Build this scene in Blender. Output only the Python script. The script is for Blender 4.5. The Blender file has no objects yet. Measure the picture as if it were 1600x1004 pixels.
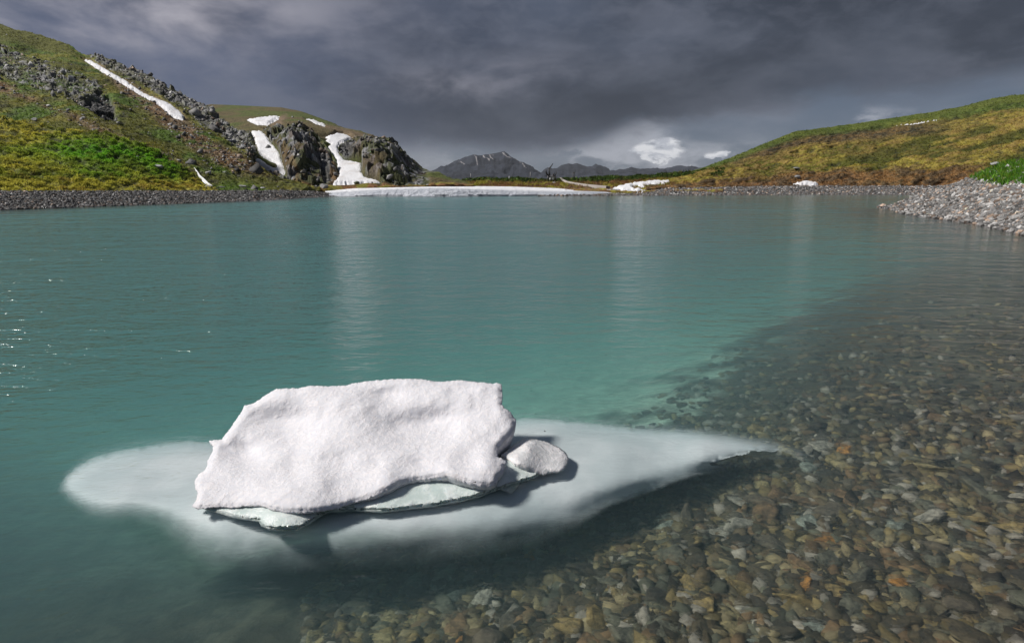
import bpy, bmesh, math, random
import numpy as np
from mathutils import Vector, Matrix
from mathutils.geometry import delaunay_2d_cdt
R = math.radians
random.seed(7)
rng = np.random.default_rng(11)
S = bpy.context.scene
COL = S.collection

# ------------------------------------------------------------------ camera
CAM_H, FPX, CX, CY = 2.0, 900.0, 800.0, 502.0      # photograph is 1600 px wide
PITCH = math.atan(215.0 / FPX)
cd = bpy.data.cameras.new('camera')
cam = bpy.data.objects.new('camera', cd)
COL.objects.link(cam)
cam.location = (0, 0, CAM_H)
cam.rotation_euler = (R(90) - PITCH, 0, 0)
cd.sensor_width = 36.0
cd.lens = 36.0 * FPX / 1600.0
cd.clip_start = 0.05
cd.clip_end = 30000
S.camera = cam

# ------------------------------------------------------------------ light
SUN_AZ, SUN_EL = -92.0, 45.0            # degrees: left of straight ahead, above horizon
sl = bpy.data.lights.new('sun', 'SUN')
sl.energy = 5.0
sl.angle = R(8.0)
sl.color = (1.0, 0.955, 0.90)
sun = bpy.data.objects.new('sun', sl)
COL.objects.link(sun)
_sd = Vector((math.sin(R(SUN_AZ)) * math.cos(R(SUN_EL)), math.cos(R(SUN_AZ)) * math.cos(R(SUN_EL)), math.sin(R(SUN_EL))))
sun.rotation_euler = _sd.to_track_quat('Z', 'Y').to_euler()
S.view_settings.view_transform = 'Standard'
S.view_settings.look = 'None'
S.view_settings.exposure = 0.0
S.view_settings.gamma = 1.0
S.view_settings.use_curve_mapping = False
cy = S.cycles
S.render.engine = 'CYCLES'
cy.use_denoising = True
cy.max_bounces = 8
cy.diffuse_bounces = 3
cy.glossy_bounces = 3
cy.transmission_bounces = 4
cy.volume_bounces = 1
cy.transparent_max_bounces = 12
cy.sample_clamp_indirect = 4.0
cy.caustics_reflective = False
cy.caustics_refractive = False


# ------------------------------------------------------------------ node helper
class NT:
    def __init__(s, tree):
        s.t = tree; s.n = tree.nodes; s.l = tree.links

    def put(s, sock, v):
        if v is None: return
        if hasattr(v, 'is_output') or isinstance(v, bpy.types.NodeSocket):
            s.l.new(v, sock)
        else:
            if hasattr(sock, 'default_value'):
                try:
                    sock.default_value = v
                except Exception:
                    sock.default_value = (v[0], v[1], v[2], 1.0) if len(v) == 3 else v

    def node(s, ty, ins=None, out=0, **props):
        nd = s.n.new(ty)
        for k, v in props.items(): setattr(nd, k, v)
        for k, v in (ins or {}).items():
            s.put(nd.inputs[k], v)
        return nd.outputs[out] if out is not None else nd

    def m(s, op, a, b=None, c=None, clamp=False):
        nd = s.n.new('ShaderNodeMath'); nd.operation = op; nd.use_clamp = clamp
        s.put(nd.inputs[0], a)
        if b is not None: s.put(nd.inputs[1], b)
        if c is not None: s.put(nd.inputs[2], c)
        return nd.outputs[0]

    def vm(s, op, a, b=None):
        nd = s.n.new('ShaderNodeVectorMath'); nd.operation = op
        s.put(nd.inputs[0], a)
        if b is not None: s.put(nd.inputs[1], b)
        return nd.outputs[0]

    def mixc(s, f, a, b, mode='MIX'):
        nd = s.n.new('ShaderNodeMix'); nd.data_type = 'RGBA'; nd.blend_type = mode
        s.put(nd.inputs[0], f); s.put(nd.inputs[6], a); s.put(nd.inputs[7], b)
        return nd.outputs[2]

    def sstep(s, x, lo, hi, a=0.0, b=1.0):
        nd = s.n.new('ShaderNodeMapRange'); nd.interpolation_type = 'SMOOTHSTEP'
        s.put(nd.inputs[0], x); s.put(nd.inputs[1], lo); s.put(nd.inputs[2], hi); s.put(nd.inputs[3], a); s.put(nd.inputs[4], b)
        return nd.outputs[0]

    def noise(s, vec, scale, detail=4, rough=0.5, dist=0.0, out=0):
        return s.node('ShaderNodeTexNoise', {'Vector': vec, 'Scale': scale, 'Detail': detail, 'Roughness': rough, 'Distortion': dist}, out=out)

    def ramp(s, f, stops, mode='LINEAR'):
        nd = s.n.new('ShaderNodeValToRGB'); cr = nd.color_ramp; cr.interpolation = mode
        while len(cr.elements) < len(stops): cr.elements.new(0.5)
        for e, (p, c) in zip(cr.elements, stops):
            e.position = p; e.color = (c[0], c[1], c[2], 1)
        s.put(nd.inputs[0], f)
        return nd.outputs[0]


def lin(r, g, b):
    f = lambda c: (c / 255 / 12.92) if c / 255 <= 0.04045 else ((c / 255 + 0.055) / 1.055) ** 2.4
    return (f(r), f(g), f(b))


# ------------------------------------------------------------------ picture <-> world
_sp, _cp = math.sin(PITCH), math.cos(PITCH)


def ray(px, py):
    px = np.asarray(px, float); py = np.asarray(py, float)
    u = (px - CX) / FPX; v = -(py - CY) / FPX
    return np.stack([u + 0 * v, _cp + v * _sp + 0 * u, -_sp + v * _cp + 0 * u], -1)


def at(px, py, Y):                      # world point seen there at forward distance Y
    d = ray(px, py); t = np.asarray(Y, float) / d[..., 1]
    return d * t[..., None] + np.array([0, 0, CAM_H])


def atz(px, py, z=0.0):                 # world point seen there at height z
    d = ray(px, py); t = (np.asarray(z, float) - CAM_H) / d[..., 2]
    return d * t[..., None] + np.array([0, 0, CAM_H])


def azel(px, py):
    d = ray(px, py); d = d / np.linalg.norm(d)
    return math.atan2(d[0], d[1]), math.asin(d[2])


# ------------------------------------------------------------------ world: sky with cloud deck
world = bpy.data.worlds.new('World'); S.world = world; world.use_nodes = True
world.node_tree.nodes.clear()
W = NT(world.node_tree)
tc = W.node('ShaderNodeTexCoord', out='Generated')
vn = W.vm('NORMALIZE', tc)
sx = W.node('ShaderNodeSeparateXYZ', {0: vn}, out=None)
AZ = W.m('ARCTAN2', sx.outputs[0], sx.outputs[1])
EL = W.m('ARCSINE', sx.outputs[2])


def blob(px, py, rx, ry, power=1.0, tilt=0.0, wx=None, wy=None):
    a, e = azel(px, py)
    x = W.m('SUBTRACT', wx or AZ, a); y = W.m('SUBTRACT', wy or EL, e)
    c, s_ = math.cos(tilt), math.sin(tilt)
    x2 = W.m('ADD', W.m('MULTIPLY', x, c), W.m('MULTIPLY', y, s_))
    y2 = W.m('SUBTRACT', W.m('MULTIPLY', y, c), W.m('MULTIPLY', x, s_))
    q = W.m('ADD', W.m('POWER', W.m('DIVIDE', W.m('ABSOLUTE', x2), rx / FPX), 2.0), W.m('POWER', W.m('DIVIDE', W.m('ABSOLUTE', y2), ry / FPX), 2.0))
    return W.m('MULTIPLY', W.m('EXPONENT', W.m('MULTIPLY', q, -1.0)), power)


pvec = W.node('ShaderNodeCombineXYZ', {0: AZ, 1: W.m('MULTIPLY', EL, 2.2), 2: 0.0})
n1 = W.noise(pvec, 2.2, 5, 0.46, 0.2)
n2 = W.noise(pvec, 6.0, 7, 0.54, 0.3)
n3 = W.noise(pvec, 22.0, 6, 0.62, 0.3)
nw1 = W.m('SUBTRACT', n2, 0.5)
nw2 = W.m('SUBTRACT', n3, 0.5)
warpx = W.m('ADD', AZ, W.m('ADD', W.m('MULTIPLY', nw1, 0.18), W.m('MULTIPLY', nw2, 0.05)))
warpy = W.m('ADD', EL, W.m('ADD', W.m('MULTIPLY', nw1, 0.07), W.m('MULTIPLY', nw2, 0.035)))
# lower edge of the dark cloud deck, in azimuth
edge_pts = [(-900, 262), (0, 262), (560, 240), (660, 224), (800, 236), (880, 232), (960, 212), (1060, 190), (1150, 170), (1300, 152), (1450, 140), (1600, 112), (2400, 60)]
ee = [azel(*p) for p in edge_pts]
a0, a1 = -1.2, 1.2
stops = []
for a, e in ee:
    stops.append(((min(max(a, a0), a1) - a0) / (a1 - a0), (e, e, e)))
edge = W.ramp(W.node('ShaderNodeMapRange', {0: AZ, 1: a0, 2: a1}), stops)
edge = W.node('ShaderNodeSeparateColor', {0: edge}, out=0)
above = W.sstep(W.m('SUBTRACT', warpy, edge), -0.022, 0.02)       # 1 inside dark deck
# deck colour: slate, purple to the left, neutral on the right, with soft lighter folds
deckA = W.mixc(W.sstep(AZ, -0.7, 0.35), lin(84, 93, 115) + (1,), lin(68, 76, 90) + (1,))
deck = W.mixc(W.sstep(n1, 0.34, 0.68), W.mixc(1.0, deckA, (0.62, 0.64, 0.67, 1), 'MULTIPLY'), W.mixc(1.0, deckA, (1.28, 1.28, 1.30, 1), 'MULTIPLY'))
deck = W.mixc(W.m('MULTIPLY', W.sstep(n2, 0.45, 0.66), 0.38), deck, lin(112, 117, 132) + (1,))
deck = W.mixc(W.m('MULTIPLY', W.sstep(n3, 0.42, 0.66), 0.16), deck, lin(118, 123, 138) + (1,))
dk = W.m('ADD', blob(840, 190, 330, 55, 0.75, 0.0, warpx, warpy), blob(1180, 110, 330, 45, 0.6, 0.12, warpx, warpy), clamp=True)
deck = W.mixc(dk, deck, W.mixc(W.sstep(n2, 0.35, 0.65), lin(52, 58, 70) + (1,), lin(72, 78, 90) + (1,)))
lt = W.m('ADD', blob(300, 5, 190, 45, 1.0, 0.1, warpx, warpy), W.m('ADD', blob(760, 120, 150, 26, 0.32, 0.1, warpx, warpy), blob(110, 30, 130, 30, 0.3, 0, warpx, warpy)), clamp=True)
deck = W.mixc(W.m('MULTIPLY', lt, W.sstep(n2, 0.3, 0.66)), deck, lin(172, 170, 180) + (1,))
# low sky under the deck: nishita blue seen between paler clouds
sky = W.node('ShaderNodeTexSky', sky_type='NISHITA', sun_disc=False, sun_elevation=R(SUN_EL), sun_rotation=R(SUN_AZ), altitude=2000.0, air_density=1.0, dust_density=0.6)
low = W.mixc(W.sstep(n2, 0.36, 0.66), lin(88, 98, 114) + (1,), lin(126, 130, 142) + (1,))
low = W.mixc(W.m('MULTIPLY', blob(1420, 165, 220, 45, 1.0, 0.1), 0.75), low, lin(84, 98, 118) + (1,))
pf = W.m('ADD', blob(985, 222, 60, 36, 0.75, 0.2, warpx, warpy), W.m('ADD', blob(905, 236, 60, 12, 0.4, 0, warpx, warpy), blob(1390, 172, 40, 11, 0.45, 0, warpx, warpy)), clamp=True)
pf = W.m('ADD', pf, W.m('ADD', blob(680, 236, 90, 22, 0.3, 0, warpx, warpy), blob(1085, 245, 90, 22, 0.45, 0.2, warpx, warpy)), clamp=True)
low = W.mixc(W.sstep(W.m('ADD', pf, W.m('MULTIPLY', W.m('SUBTRACT', n3, 0.5), 1.1)), 0.15, 0.75, 0, 0.8), low, lin(176, 178, 188) + (1,))
pf2 = W.m('ADD', blob(1024, 236, 34, 13, 1.0, -0.1, warpx, warpy), blob(1103, 250, 12, 8, 0.9, 0, warpx, warpy), clamp=True)
low = W.mixc(W.sstep(W.m('ADD', pf2, W.m('MULTIPLY', W.m('SUBTRACT', n3, 0.5), 1.6)), 0.34, 0.62), low, W.mixc(W.sstep(n3, 0.40, 0.56), lin(185, 188, 198) + (1,), (0.80, 0.80, 0.83, 1)))
cloud = W.mixc(above, low, deck)
bgc = W.node('ShaderNodeBackground', {'Color': cloud, 'Strength': 1.0})
bgs = W.node('ShaderNodeBackground', {'Color': sky, 'Strength': 0.05})
cover = W.m('SUBTRACT', 1.0, W.m('MULTIPLY', W.m('SUBTRACT', 1.0, above), 0.12))
mixw = W.node('ShaderNodeMixShader', {0: cover, 1: bgs, 2: bgc})
W.node('ShaderNodeOutputWorld', {'Surface': mixw}, out=None)


# ------------------------------------------------------------------ numpy noise
def _h(ix, iy, iz, k=0):
    n = (ix.astype(np.int64) * 374761393 + iy.astype(np.int64) * 668265263 + iz.astype(np.int64) * 2147483647 + k * 1274126177) & 0xFFFFFFFF
    n = ((n ^ (n >> 13)) * 1274126177) & 0xFFFFFFFF
    n = ((n ^ (n >> 16)) * 2246822519) & 0xFFFFFFFF
    return ((n ^ (n >> 15)) & 0xFFFFFF) / float(0xFFFFFF)


def vnoise(p, k=0):
    i = np.floor(p); f = p - i; f = f * f * f * (f * (f * 6 - 15) + 10)
    x, y, z = i[..., 0], i[..., 1], i[..., 2]; fx, fy, fz = f[..., 0], f[..., 1], f[..., 2]
    o = 0
    for dx in (0, 1):
        for dy in (0, 1):
            for dz in (0, 1):
                w = (fx if dx else 1 - fx) * (fy if dy else 1 - fy) * (fz if dz else 1 - fz)
                o = o + w * _h(x + dx, y + dy, z + dz, k)
    return o


def fbm(p, sc, oct=4, k=0, gain=0.5):
    a, s, t = 1.0, 0.0, 0.0
    q = p * sc
    for o in range(oct):
        s = s + a * vnoise(q, k + o * 17); t += a; a *= gain; q = q * 2.03 + 11.7
    return s / t


def worley(p, sc, k=0):
    """distance to nearest feature, cell random, offset to feature"""
    q = p * sc; i = np.floor(q)
    best = np.full(q.shape[:-1], 9.0); cid = np.zeros(q.shape[:-1]); off = np.zeros(q.shape)
    for dx in (-1, 0, 1):
        for dy in (-1, 0, 1):
            for dz in (-1, 0, 1):
                c = i + np.array([dx, dy, dz])
                x, y, z = c[..., 0], c[..., 1], c[..., 2]
                fp = c + np.stack([_h(x, y, z, k), _h(x, y, z, k + 1), _h(x, y, z, k + 2)], -1)
                d = np.linalg.norm(fp - q, axis=-1); m = d < best
                best = np.where(m, d, best); cid = np.where(m, _h(x, y, z, k + 3), cid)
                off = np.where(m[..., None], q - fp, off)
    return best, cid, off


def blocks(p, sc, k=0):
    """faceted broken-rock relief, about -0.5..0.8"""
    w = p + 0.35 / sc * (np.stack([vnoise(p * sc * 1.7, k + 50), vnoise(p * sc * 1.7, k + 51), vnoise(p * sc * 1.7, k + 52)], -1) - 0.5)
    d, c, off = worley(w, sc, k)
    tx = (_h(np.floor(c * 1e6), c * 0, c * 0, 5) - 0.5) * 1.3; tz = (_h(np.floor(c * 1e6), c * 0, c * 0, 6) - 0.5) * 1.3
    return (c - 0.5) + off[..., 0] * tx + off[..., 2] * tz, d, c


def sm(x, a, b):
    t = np.clip((x - a) / (b - a), 0, 1); return t * t * (3 - 2 * t)


def sdf(px, py, poly):
    """signed distance in px, positive inside"""
    P = np.asarray(poly, float); x = np.asarray(px, float); y = np.asarray(py, float)
    dmin = np.full(x.shape, 1e18); ins = np.zeros(x.shape, bool)
    n = len(P)
    for i in range(n):
        ax, ay = P[i]; bx, by = P[(i + 1) % n]
        ex, ey = bx - ax, by - ay
        t = np.clip(((x - ax) * ex + (y - ay) * ey) / (ex * ex + ey * ey + 1e-12), 0, 1)
        dmin = np.minimum(dmin, (x - ax - t * ex) ** 2 + (y - ay - t * ey) ** 2)
        if ay != by:
            cond = ((ay > y) != (by > y)) & (x < (bx - ax) * (y - ay) / (by - ay) + ax)
            ins ^= cond
    d = np.sqrt(dmin)
    return np.where(ins, d, -d)


def dline(px, py, pts):
    x = np.asarray(px, float); y = np.asarray(py, float); dm = np.full(np.broadcast(x, y).shape, 1e18)
    for (ax, ay), (bx, by) in zip(pts[:-1], pts[1:]):
        ex, ey = bx - ax, by - ay
        t = np.clip(((x - ax) * ex + (y - ay) * ey) / (ex * ex + ey * ey + 1e-12), 0, 1)
        dm = np.minimum(dm, (x - ax - t * ex) ** 2 + (y - ay - t * ey) ** 2)
    return np.sqrt(dm)


# ------------------------------------------------------------------ mesh helpers
def mesh_from(name, V, F, mat, col=None, smooth=True, attrs=None):
    me = bpy.data.meshes.new(name)
    V = np.asarray(V, np.float32).reshape(-1, 3)
    if isinstance(F, np.ndarray):
        n, k = F.shape
        me.vertices.add(len(V)); me.vertices.foreach_set('co', V.ravel())
        me.loops.add(n * k); me.loops.foreach_set('vertex_index', F.astype(np.int32).ravel())
        me.polygons.add(n)
        me.polygons.foreach_set('loop_start', np.arange(0, n * k, k, dtype=np.int32))
        try: me.polygons.foreach_set('loop_total', np.full(n, k, np.int32))
        except Exception: pass
        me.update(calc_edges=True)
    else:
        me.from_pydata([tuple(v) for v in V.tolist()], [], F); me.update()
    if smooth: me.polygons.foreach_set('use_smooth', np.ones(len(me.polygons), bool))
    if col is not None:
        a = me.color_attributes.new('Col', 'FLOAT_COLOR', 'POINT')
        c = np.ones((len(V), 4), np.float32); c[:, :3] = np.asarray(col).reshape(-1, 3)
        a.data.foreach_set('color', c.ravel())
    for k_, v_ in (attrs or {}).items():
        a = me.attributes.new(k_, 'FLOAT', 'POINT'); a.data.foreach_set('value', np.asarray(v_, np.float32).ravel())
    if mat: me.materials.append(mat)
    me.validate()
    return me


def link(name, me, parent=None, **props):
    o = bpy.data.objects.new(name, me); COL.objects.link(o)
    if parent: o.parent = parent
    for k, v in props.items(): o[k] = v
    return o


def grid_faces(nr, nc):
    i = np.arange(nr * nc).reshape(nr, nc)
    return np.stack([i[:-1, :-1], i[:-1, 1:], i[1:, 1:], i[1:, :-1]], -1).reshape(-1, 4)


def L(pts, px, k):                      # control polyline -> value at columns
    a = np.array(pts, float)
    return np.interp(px, a[:, 0], a[:, k])


class Sheet:
    """terrain sheet lofted through control lines given as (px, py, forward distance), nearest line first"""
    def __init__(s, lines, x0, x1, step, rows):
        s.px = np.arange(x0, x1 + step, step)
        PY = [L(l, s.px, 1) for l in lines]; YY = [L(l, s.px, 2) for l in lines]
        py, yy = [], []
        for i in range(len(lines) - 1):
            n = rows[i]
            t = np.linspace(0, 1, n, endpoint=(i == len(lines) - 2))[:, None]
            for src, dst in ((PY, py), (YY, yy)):
                p1, p2 = src[i], src[i + 1]
                p0 = src[i - 1] if i > 0 else 2 * p1 - p2
                p3 = src[i + 2] if i + 2 < len(src) else 2 * p2 - p1
                m1 = 0.5 * (p2 - p0); m2 = 0.5 * (p3 - p1)
                lim = 1.6 * np.abs(p2 - p1)
                m1 = np.sign(m1) * np.minimum(np.abs(m1), lim); m2 = np.sign(m2) * np.minimum(np.abs(m2), lim)
                h = (2 * t**3 - 3 * t**2 + 1) * p1 + (t**3 - 2 * t**2 + t) * m1 + (-2 * t**3 + 3 * t**2) * p2 + (t**3 - t**2) * m2
                dst.append(h)
        s.py = np.concatenate(py); s.Y = np.concatenate(yy)
        s.pxg = np.broadcast_to(s.px, s.py.shape)
        s.P = at(s.pxg, s.py, s.Y)
        s.nr, s.nc = s.py.shape
        dr = np.gradient(s.P, axis=0); dc = np.gradient(s.P, axis=1)
        n = np.cross(dc, dr); n /= np.linalg.norm(n, axis=-1, keepdims=True) + 1e-9
        n *= np.where(n[..., 2:3] < 0, -1, 1)
        s.N = n

    def base_at(s, px, py):             # smooth surface point + normal at picture position
        ci = np.clip((np.asarray(px) - s.px[0]) / (s.px[1] - s.px[0]), 0, s.nc - 1.001)
        c0 = ci.astype(int); fc = ci - c0
        out = np.zeros((len(px), 3)); nn = np.zeros((len(px), 3))
        for j in range(len(px)):
            colp = s.py[:, c0[j]] * (1 - fc[j]) + s.py[:, c0[j] + 1] * fc[j]
            Yc = s.Y[:, c0[j]] * (1 - fc[j]) + s.Y[:, c0[j] + 1] * fc[j]
            o = np.argsort(colp)
            y = np.interp(py[j], colp[o], Yc[o])
            r = int(np.interp(py[j], colp[o], o))
            out[j] = at(px[j], py[j], y); nn[j] = s.N[r, c0[j]]
        return out, nn

    def build(s, name, mat, disp, col, back=(1.25, -25.0), front=True, **props):
        P = s.P + s.N * disp[..., None]
        extraB = []
        for f, dz in ((1.03, 0.04), (1.12, 0.35), (back[0], 1.0)):
            q = P[-1].copy(); q[:, :2] *= f if f != back[0] else back[0]; q[:, 2] = np.maximum(q[:, 2] + back[1] * dz, -4); extraB.append(q)
        rows = [P] + [q[None] for q in extraB]
        cols = [col] + [col[-1:]] * 3
        if front:
            q = P[0].copy(); q[:, :2] *= 1.002; q[:, 2] = np.minimum(q[:, 2] - 2.5, -1.5)
            rows = [q[None]] + rows; cols = [col[:1]] + cols
        V = np.concatenate(rows); C = np.concatenate(cols)
        me = mesh_from(name, V, grid_faces(V.shape[0], V.shape[1]), mat, C)
        return link(name, me, kind='structure', **props)


def patch2d(poly, spacing, edge_step, jitter=0.35, rag=0.0, seed=0):
    """triangulated polygon: returns 2-D points, faces, boundary count (first verts are the outline)"""
    r = random.Random(seed)
    out = []
    n = len(poly)
    for i in range(n):
        a = poly[i]; b = poly[(i + 1) % n]
        L_ = math.hypot(b[0] - a[0], b[1] - a[1]); k = max(1, int(L_ / edge_step))
        for j in range(k):
            t = j / k
            out.append((a[0] + (b[0] - a[0]) * t + r.uniform(-rag, rag), a[1] + (b[1] - a[1]) * t + r.uniform(-rag, rag)))
    xs = [p[0] for p in out]; ys = [p[1] for p in out]
    sx_, sy_ = (spacing, spacing) if not isinstance(spacing, tuple) else spacing
    gx, gy = np.meshgrid(np.arange(min(xs), max(xs), sx_), np.arange(min(ys), max(ys), sy_))
    gx = gx + rng.uniform(-jitter, jitter, gx.shape) * sx_; gy = gy + rng.uniform(-jitter, jitter, gy.shape) * sy_
    gx, gy = gx.ravel(), gy.ravel()
    d = sdf(gx, gy, out); k = d > 0.45 * min(sx_, sy_)
    pts = [Vector(p) for p in out] + [Vector((float(a), float(b))) for a, b in zip(gx[k], gy[k])]
    nb = len(out)
    v, e, f, *_ = delaunay_2d_cdt(pts, [], [list(range(nb))], 1, 1e-5)
    return np.array([tuple(p) for p in v]), [list(q) for q in f], nb


def tps(ctrl):
    """thin-plate spline through (px,py,value) controls"""
    c = np.array(ctrl, float); X = c[:, :2] / 100.0; n = len(c)
    r = np.linalg.norm(X[:, None] - X[None], axis=-1)
    K = np.where(r > 0, r * r * np.log(r + 1e-12), 0) + np.eye(n) * 0.002
    Pm = np.hstack([np.ones((n, 1)), X])
    A = np.block([[K, Pm], [Pm.T, np.zeros((3, 3))]])
    w = np.linalg.solve(A, np.concatenate([c[:, 2], np.zeros(3)]))

    def f(px, py):
        q = np.stack([np.asarray(px, float), np.asarray(py, float)], -1) / 100.0
        rr = np.linalg.norm(q[..., None, :] - X, axis=-1)
        k = np.where(rr > 0, rr * rr * np.log(rr + 1e-12), 0)
        return k @ w[:n] + w[n] + q @ w[n + 1:]
    return f


# ------------------------------------------------------------------ materials
def new_mat(name):
    m = bpy.data.materials.new(name); m.use_nodes = True; m.node_tree.nodes.clear(); return m, NT(m.node_tree)


def mat_terrain(name, fine, bump=0.4, rough=0.92, spread=0.5, spec=0.25):
    m, N = new_mat(name)
    co = N.node('ShaderNodeTexCoord', out='Object')
    c = N.node('ShaderNodeVertexColor', layer_name='Col', out='Color')
    a = N.noise(co, fine, 6, 0.65)
    b = N.noise(co, fine * 0.21, 3, 0.6)
    f = N.m('ADD', N.m('MULTIPLY', a, 0.7), N.m('MULTIPLY', b, 0.3))
    v = N.sstep(f, 0.32, 0.68, 1 - spread, 1 + spread)
    cc = N.vm('SCALE', c); N.put(cc.node.inputs[3], v)
    bp = N.node('ShaderNodeBump', {'Height': a, 'Strength': bump, 'Distance': 0.6 / fine})
    p = N.node('ShaderNodeBsdfPrincipled', {'Base Color': cc, 'Roughness': rough, 'Specular IOR Level': spec, 'Normal': bp})
    N.node('ShaderNodeOutputMaterial', {'Surface': p}, out=None)
    return m


M_HILL = mat_terrain('hillside', 2.2, 0.6, 0.95, 0.55)
M_GRAVEL = mat_terrain('gravel', 6.0, 0.5, 0.85, 0.35)
M_FAR = mat_terrain('far_rock', 0.02, 0.3, 1.0, 0.25)
M_STONE = mat_terrain('stone', 14.0, 0.5, 0.75, 0.4)


def mat_snow(name, fine=3.0, base=(0.76, 0.765, 0.79), dirt=(0.50, 0.42, 0.36), dirt_amt=0.6, bump=0.3):
    m, N = new_mat(name)
    co = N.node('ShaderNodeTexCoord', out='Object')
    d = N.noise(co, fine * 0.12, 5, 0.65)
    a = N.noise(co, fine * 4, 3, 0.6)
    g = N.noise(co, fine, 5, 0.6)
    c = N.mixc(N.m('MULTIPLY', N.sstep(d, 0.5, 0.8), dirt_amt), base + (1,), dirt + (1,))
    c = N.mixc(N.sstep(a, 0.66, 0.8, 0, 0.35), c, tuple(x * 0.8 for x in dirt) + (1,))
    if name == 'shore_snow':
        c = N.mixc(1.0, c, N.node('ShaderNodeVertexColor', layer_name='Col', out='Color'), 'MULTIPLY')
    bp = N.node('ShaderNodeBump', {'Height': g, 'Strength': min(1.0, bump * 2.5), 'Distance': 0.8 / fine})
    p = N.node('ShaderNodeBsdfPrincipled', {'Base Color': c, 'Roughness': 0.7, 'Specular IOR Level': 0.25, 'Normal': bp})
    N.node('ShaderNodeOutputMaterial', {'Surface': p}, out=None)
    return m


M_SNOW = mat_snow('old_snow')

# palettes (linear albedo)
GREEN = np.array([0.085, 0.14, 0.018]); BRIGHT = np.array([0.105, 0.25, 0.018]); OLIVE = np.array([0.11, 0.115, 0.024])
YELLOW = np.array([0.31, 0.28, 0.05]); BROWN = np.array([0.19, 0.115, 0.06]); ROCK = np.array([0.14, 0.14, 0.14])
RUST = np.array([0.17, 0.085, 0.035]); DARK = np.array([0.035, 0.034, 0.03]); PALE = np.array([0.36, 0.36, 0.37]); SCREE = np.array([0.23, 0.165, 0.11])


def mixa(a, b, t):
    return a + (b - a) * t[..., None]


# ================================================================== SNOWFIELD OUTLINES (photo px)
SNOW = {
    'chute': [(127, 92), (140, 93), (160, 104), (180, 116), (200, 128), (222, 143), (240, 152), (262, 160), (280, 172), (290, 184), (284, 187), (272, 184), (262, 178), (248, 164), (225, 152), (200, 136), (170, 118), (150, 106)],
    'upper_left': [(383, 186), (408, 182), (437, 180), (435, 187), (426, 191), (418, 195), (400, 194)],
    'upper_right': [(474, 185), (490, 186), (508, 193), (511, 196), (506, 199), (490, 194), (480, 190)],
    'gully': [(391, 204), (408, 204), (416, 211), (424, 224), (435, 235), (441, 250), (447, 268), (453, 277), (440, 275), (428, 271), (414, 263), (404, 256), (396, 252), (402, 247), (410, 250), (418, 257), (430, 263), (432, 258), (422, 252), (412, 245), (405, 240), (400, 224)],
    'couloir': [(497, 215), (512, 212), (525, 208), (536, 208), (552, 215), (544, 220), (532, 224), (528, 230), (530, 240), (538, 250), (552, 252), (566, 254), (565, 268), (570, 276), (588, 281), (598, 287), (570, 288), (516, 288), (525, 281), (530, 272), (527, 262), (525, 250), (516, 238), (510, 230), (517, 226), (505, 222), (512, 217)],
    'ridge': [(1395, 194), (1410, 193.5), (1430, 192), (1445, 189), (1466, 185.5), (1466, 187.5), (1450, 191), (1435, 194.5), (1415, 196), (1398, 196.5)],
    'foot': [(1230, 288.5), (1242, 285), (1262, 282), (1277, 284.5), (1284, 288), (1262, 289.2)],
}


def snow_mask(px, py, keys, grow=1.5):
    m = np.zeros(np.shape(px))
    for k in keys:
        m = np.maximum(m, sm(sdf(px, py, SNOW[k]), -grow, grow))
    return m


# ================================================================== LEFT HILL
lh = Sheet([
    [(-300, 308, 56), (0, 300, 66), (200, 299, 74), (335, 298.5, 83), (400, 298, 86.5), (450, 297.5, 92), (480, 297.5, 99), (500, 298.5, 103)],
    [(-300, 215, 92), (0, 205, 96), (150, 215, 96), (250, 240, 96), (330, 268, 96), (400, 282, 96.5), (450, 290, 100), (480, 294, 102), (500, 296, 105)],
    [(-300, 90, 135), (0, 118, 132), (150, 150, 125), (250, 195, 116), (330, 225, 110), (386, 250, 105), (400, 266, 103), (450, 282, 103), (480, 292.5, 104), (500, 295, 107)],
    [(-300, -70, 195), (0, 36, 190), (60, 57, 184), (110, 69, 178), (133, 84, 172), (170, 93, 166), (220, 112, 160), (260, 134, 150), (300, 155, 142), (330, 171, 136), (365, 198, 128), (386, 211, 122), (391, 232, 114), (395, 249, 110), (412, 264, 107), (440, 277, 106), (480, 291, 107), (500, 294.5, 109)],
], -300, 500, 1.0, [70, 90, 110])
px, py, P = lh.pxg, lh.py, lh.P
wob = (fbm(P, 0.12, 4, 3) - 0.5) * 34; wob2 = (fbm(P, 0.4, 3, 9) - 0.5) * 12
X, Yp = px + wob * 0.6 + wob2, py + wob * 0.35 + wob2 * 0.6
smk = snow_mask(px, py, ['chute', 'gully'], 2.5)
z_rockA = sm(sdf(X, Yp, [(-320, 40), (0, 70), (60, 92), (110, 110), (150, 125), (175, 155), (180, 192), (130, 165), (90, 145), (0, 120), (-320, 110)]), -6, 8)
z_rockB = sm(sdf(X, Yp, [(135, 82), (220, 108), (300, 150), (392, 208), (420, 250), (440, 270), (400, 255), (372, 228), (350, 215), (320, 195), (290, 170), (230, 138), (150, 96)]), -6, 6)
z_rockC = sm(sdf(X, Yp, [(250, 245), (300, 262), (420, 272), (480, 290), (380, 278), (290, 270)]), -4, 6) * 0.5
z_scree = np.maximum(sm(sdf(X, Yp, [(-300, 20), (0, 125), (100, 175), (160, 205), (230, 235), (330, 262), (260, 250), (180, 228), (60, 160), (-300, 60)]), -7, 7),
                     sm(sdf(X, Yp, [(150, 96), (230, 145), (290, 182), (330, 215), (390, 248), (420, 275), (360, 268), (300, 235), (240, 185), (190, 145)]), -6, 8))
spots = np.clip((fbm(P, 0.55, 4, 41) - 0.5) * 7, 0, 1)
rockm = np.clip(np.maximum(z_rockA * (0.35 + spots), z_rockB * (0.5 + spots)) + z_rockC * spots, 0, 1) * (1 - smk)
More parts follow.
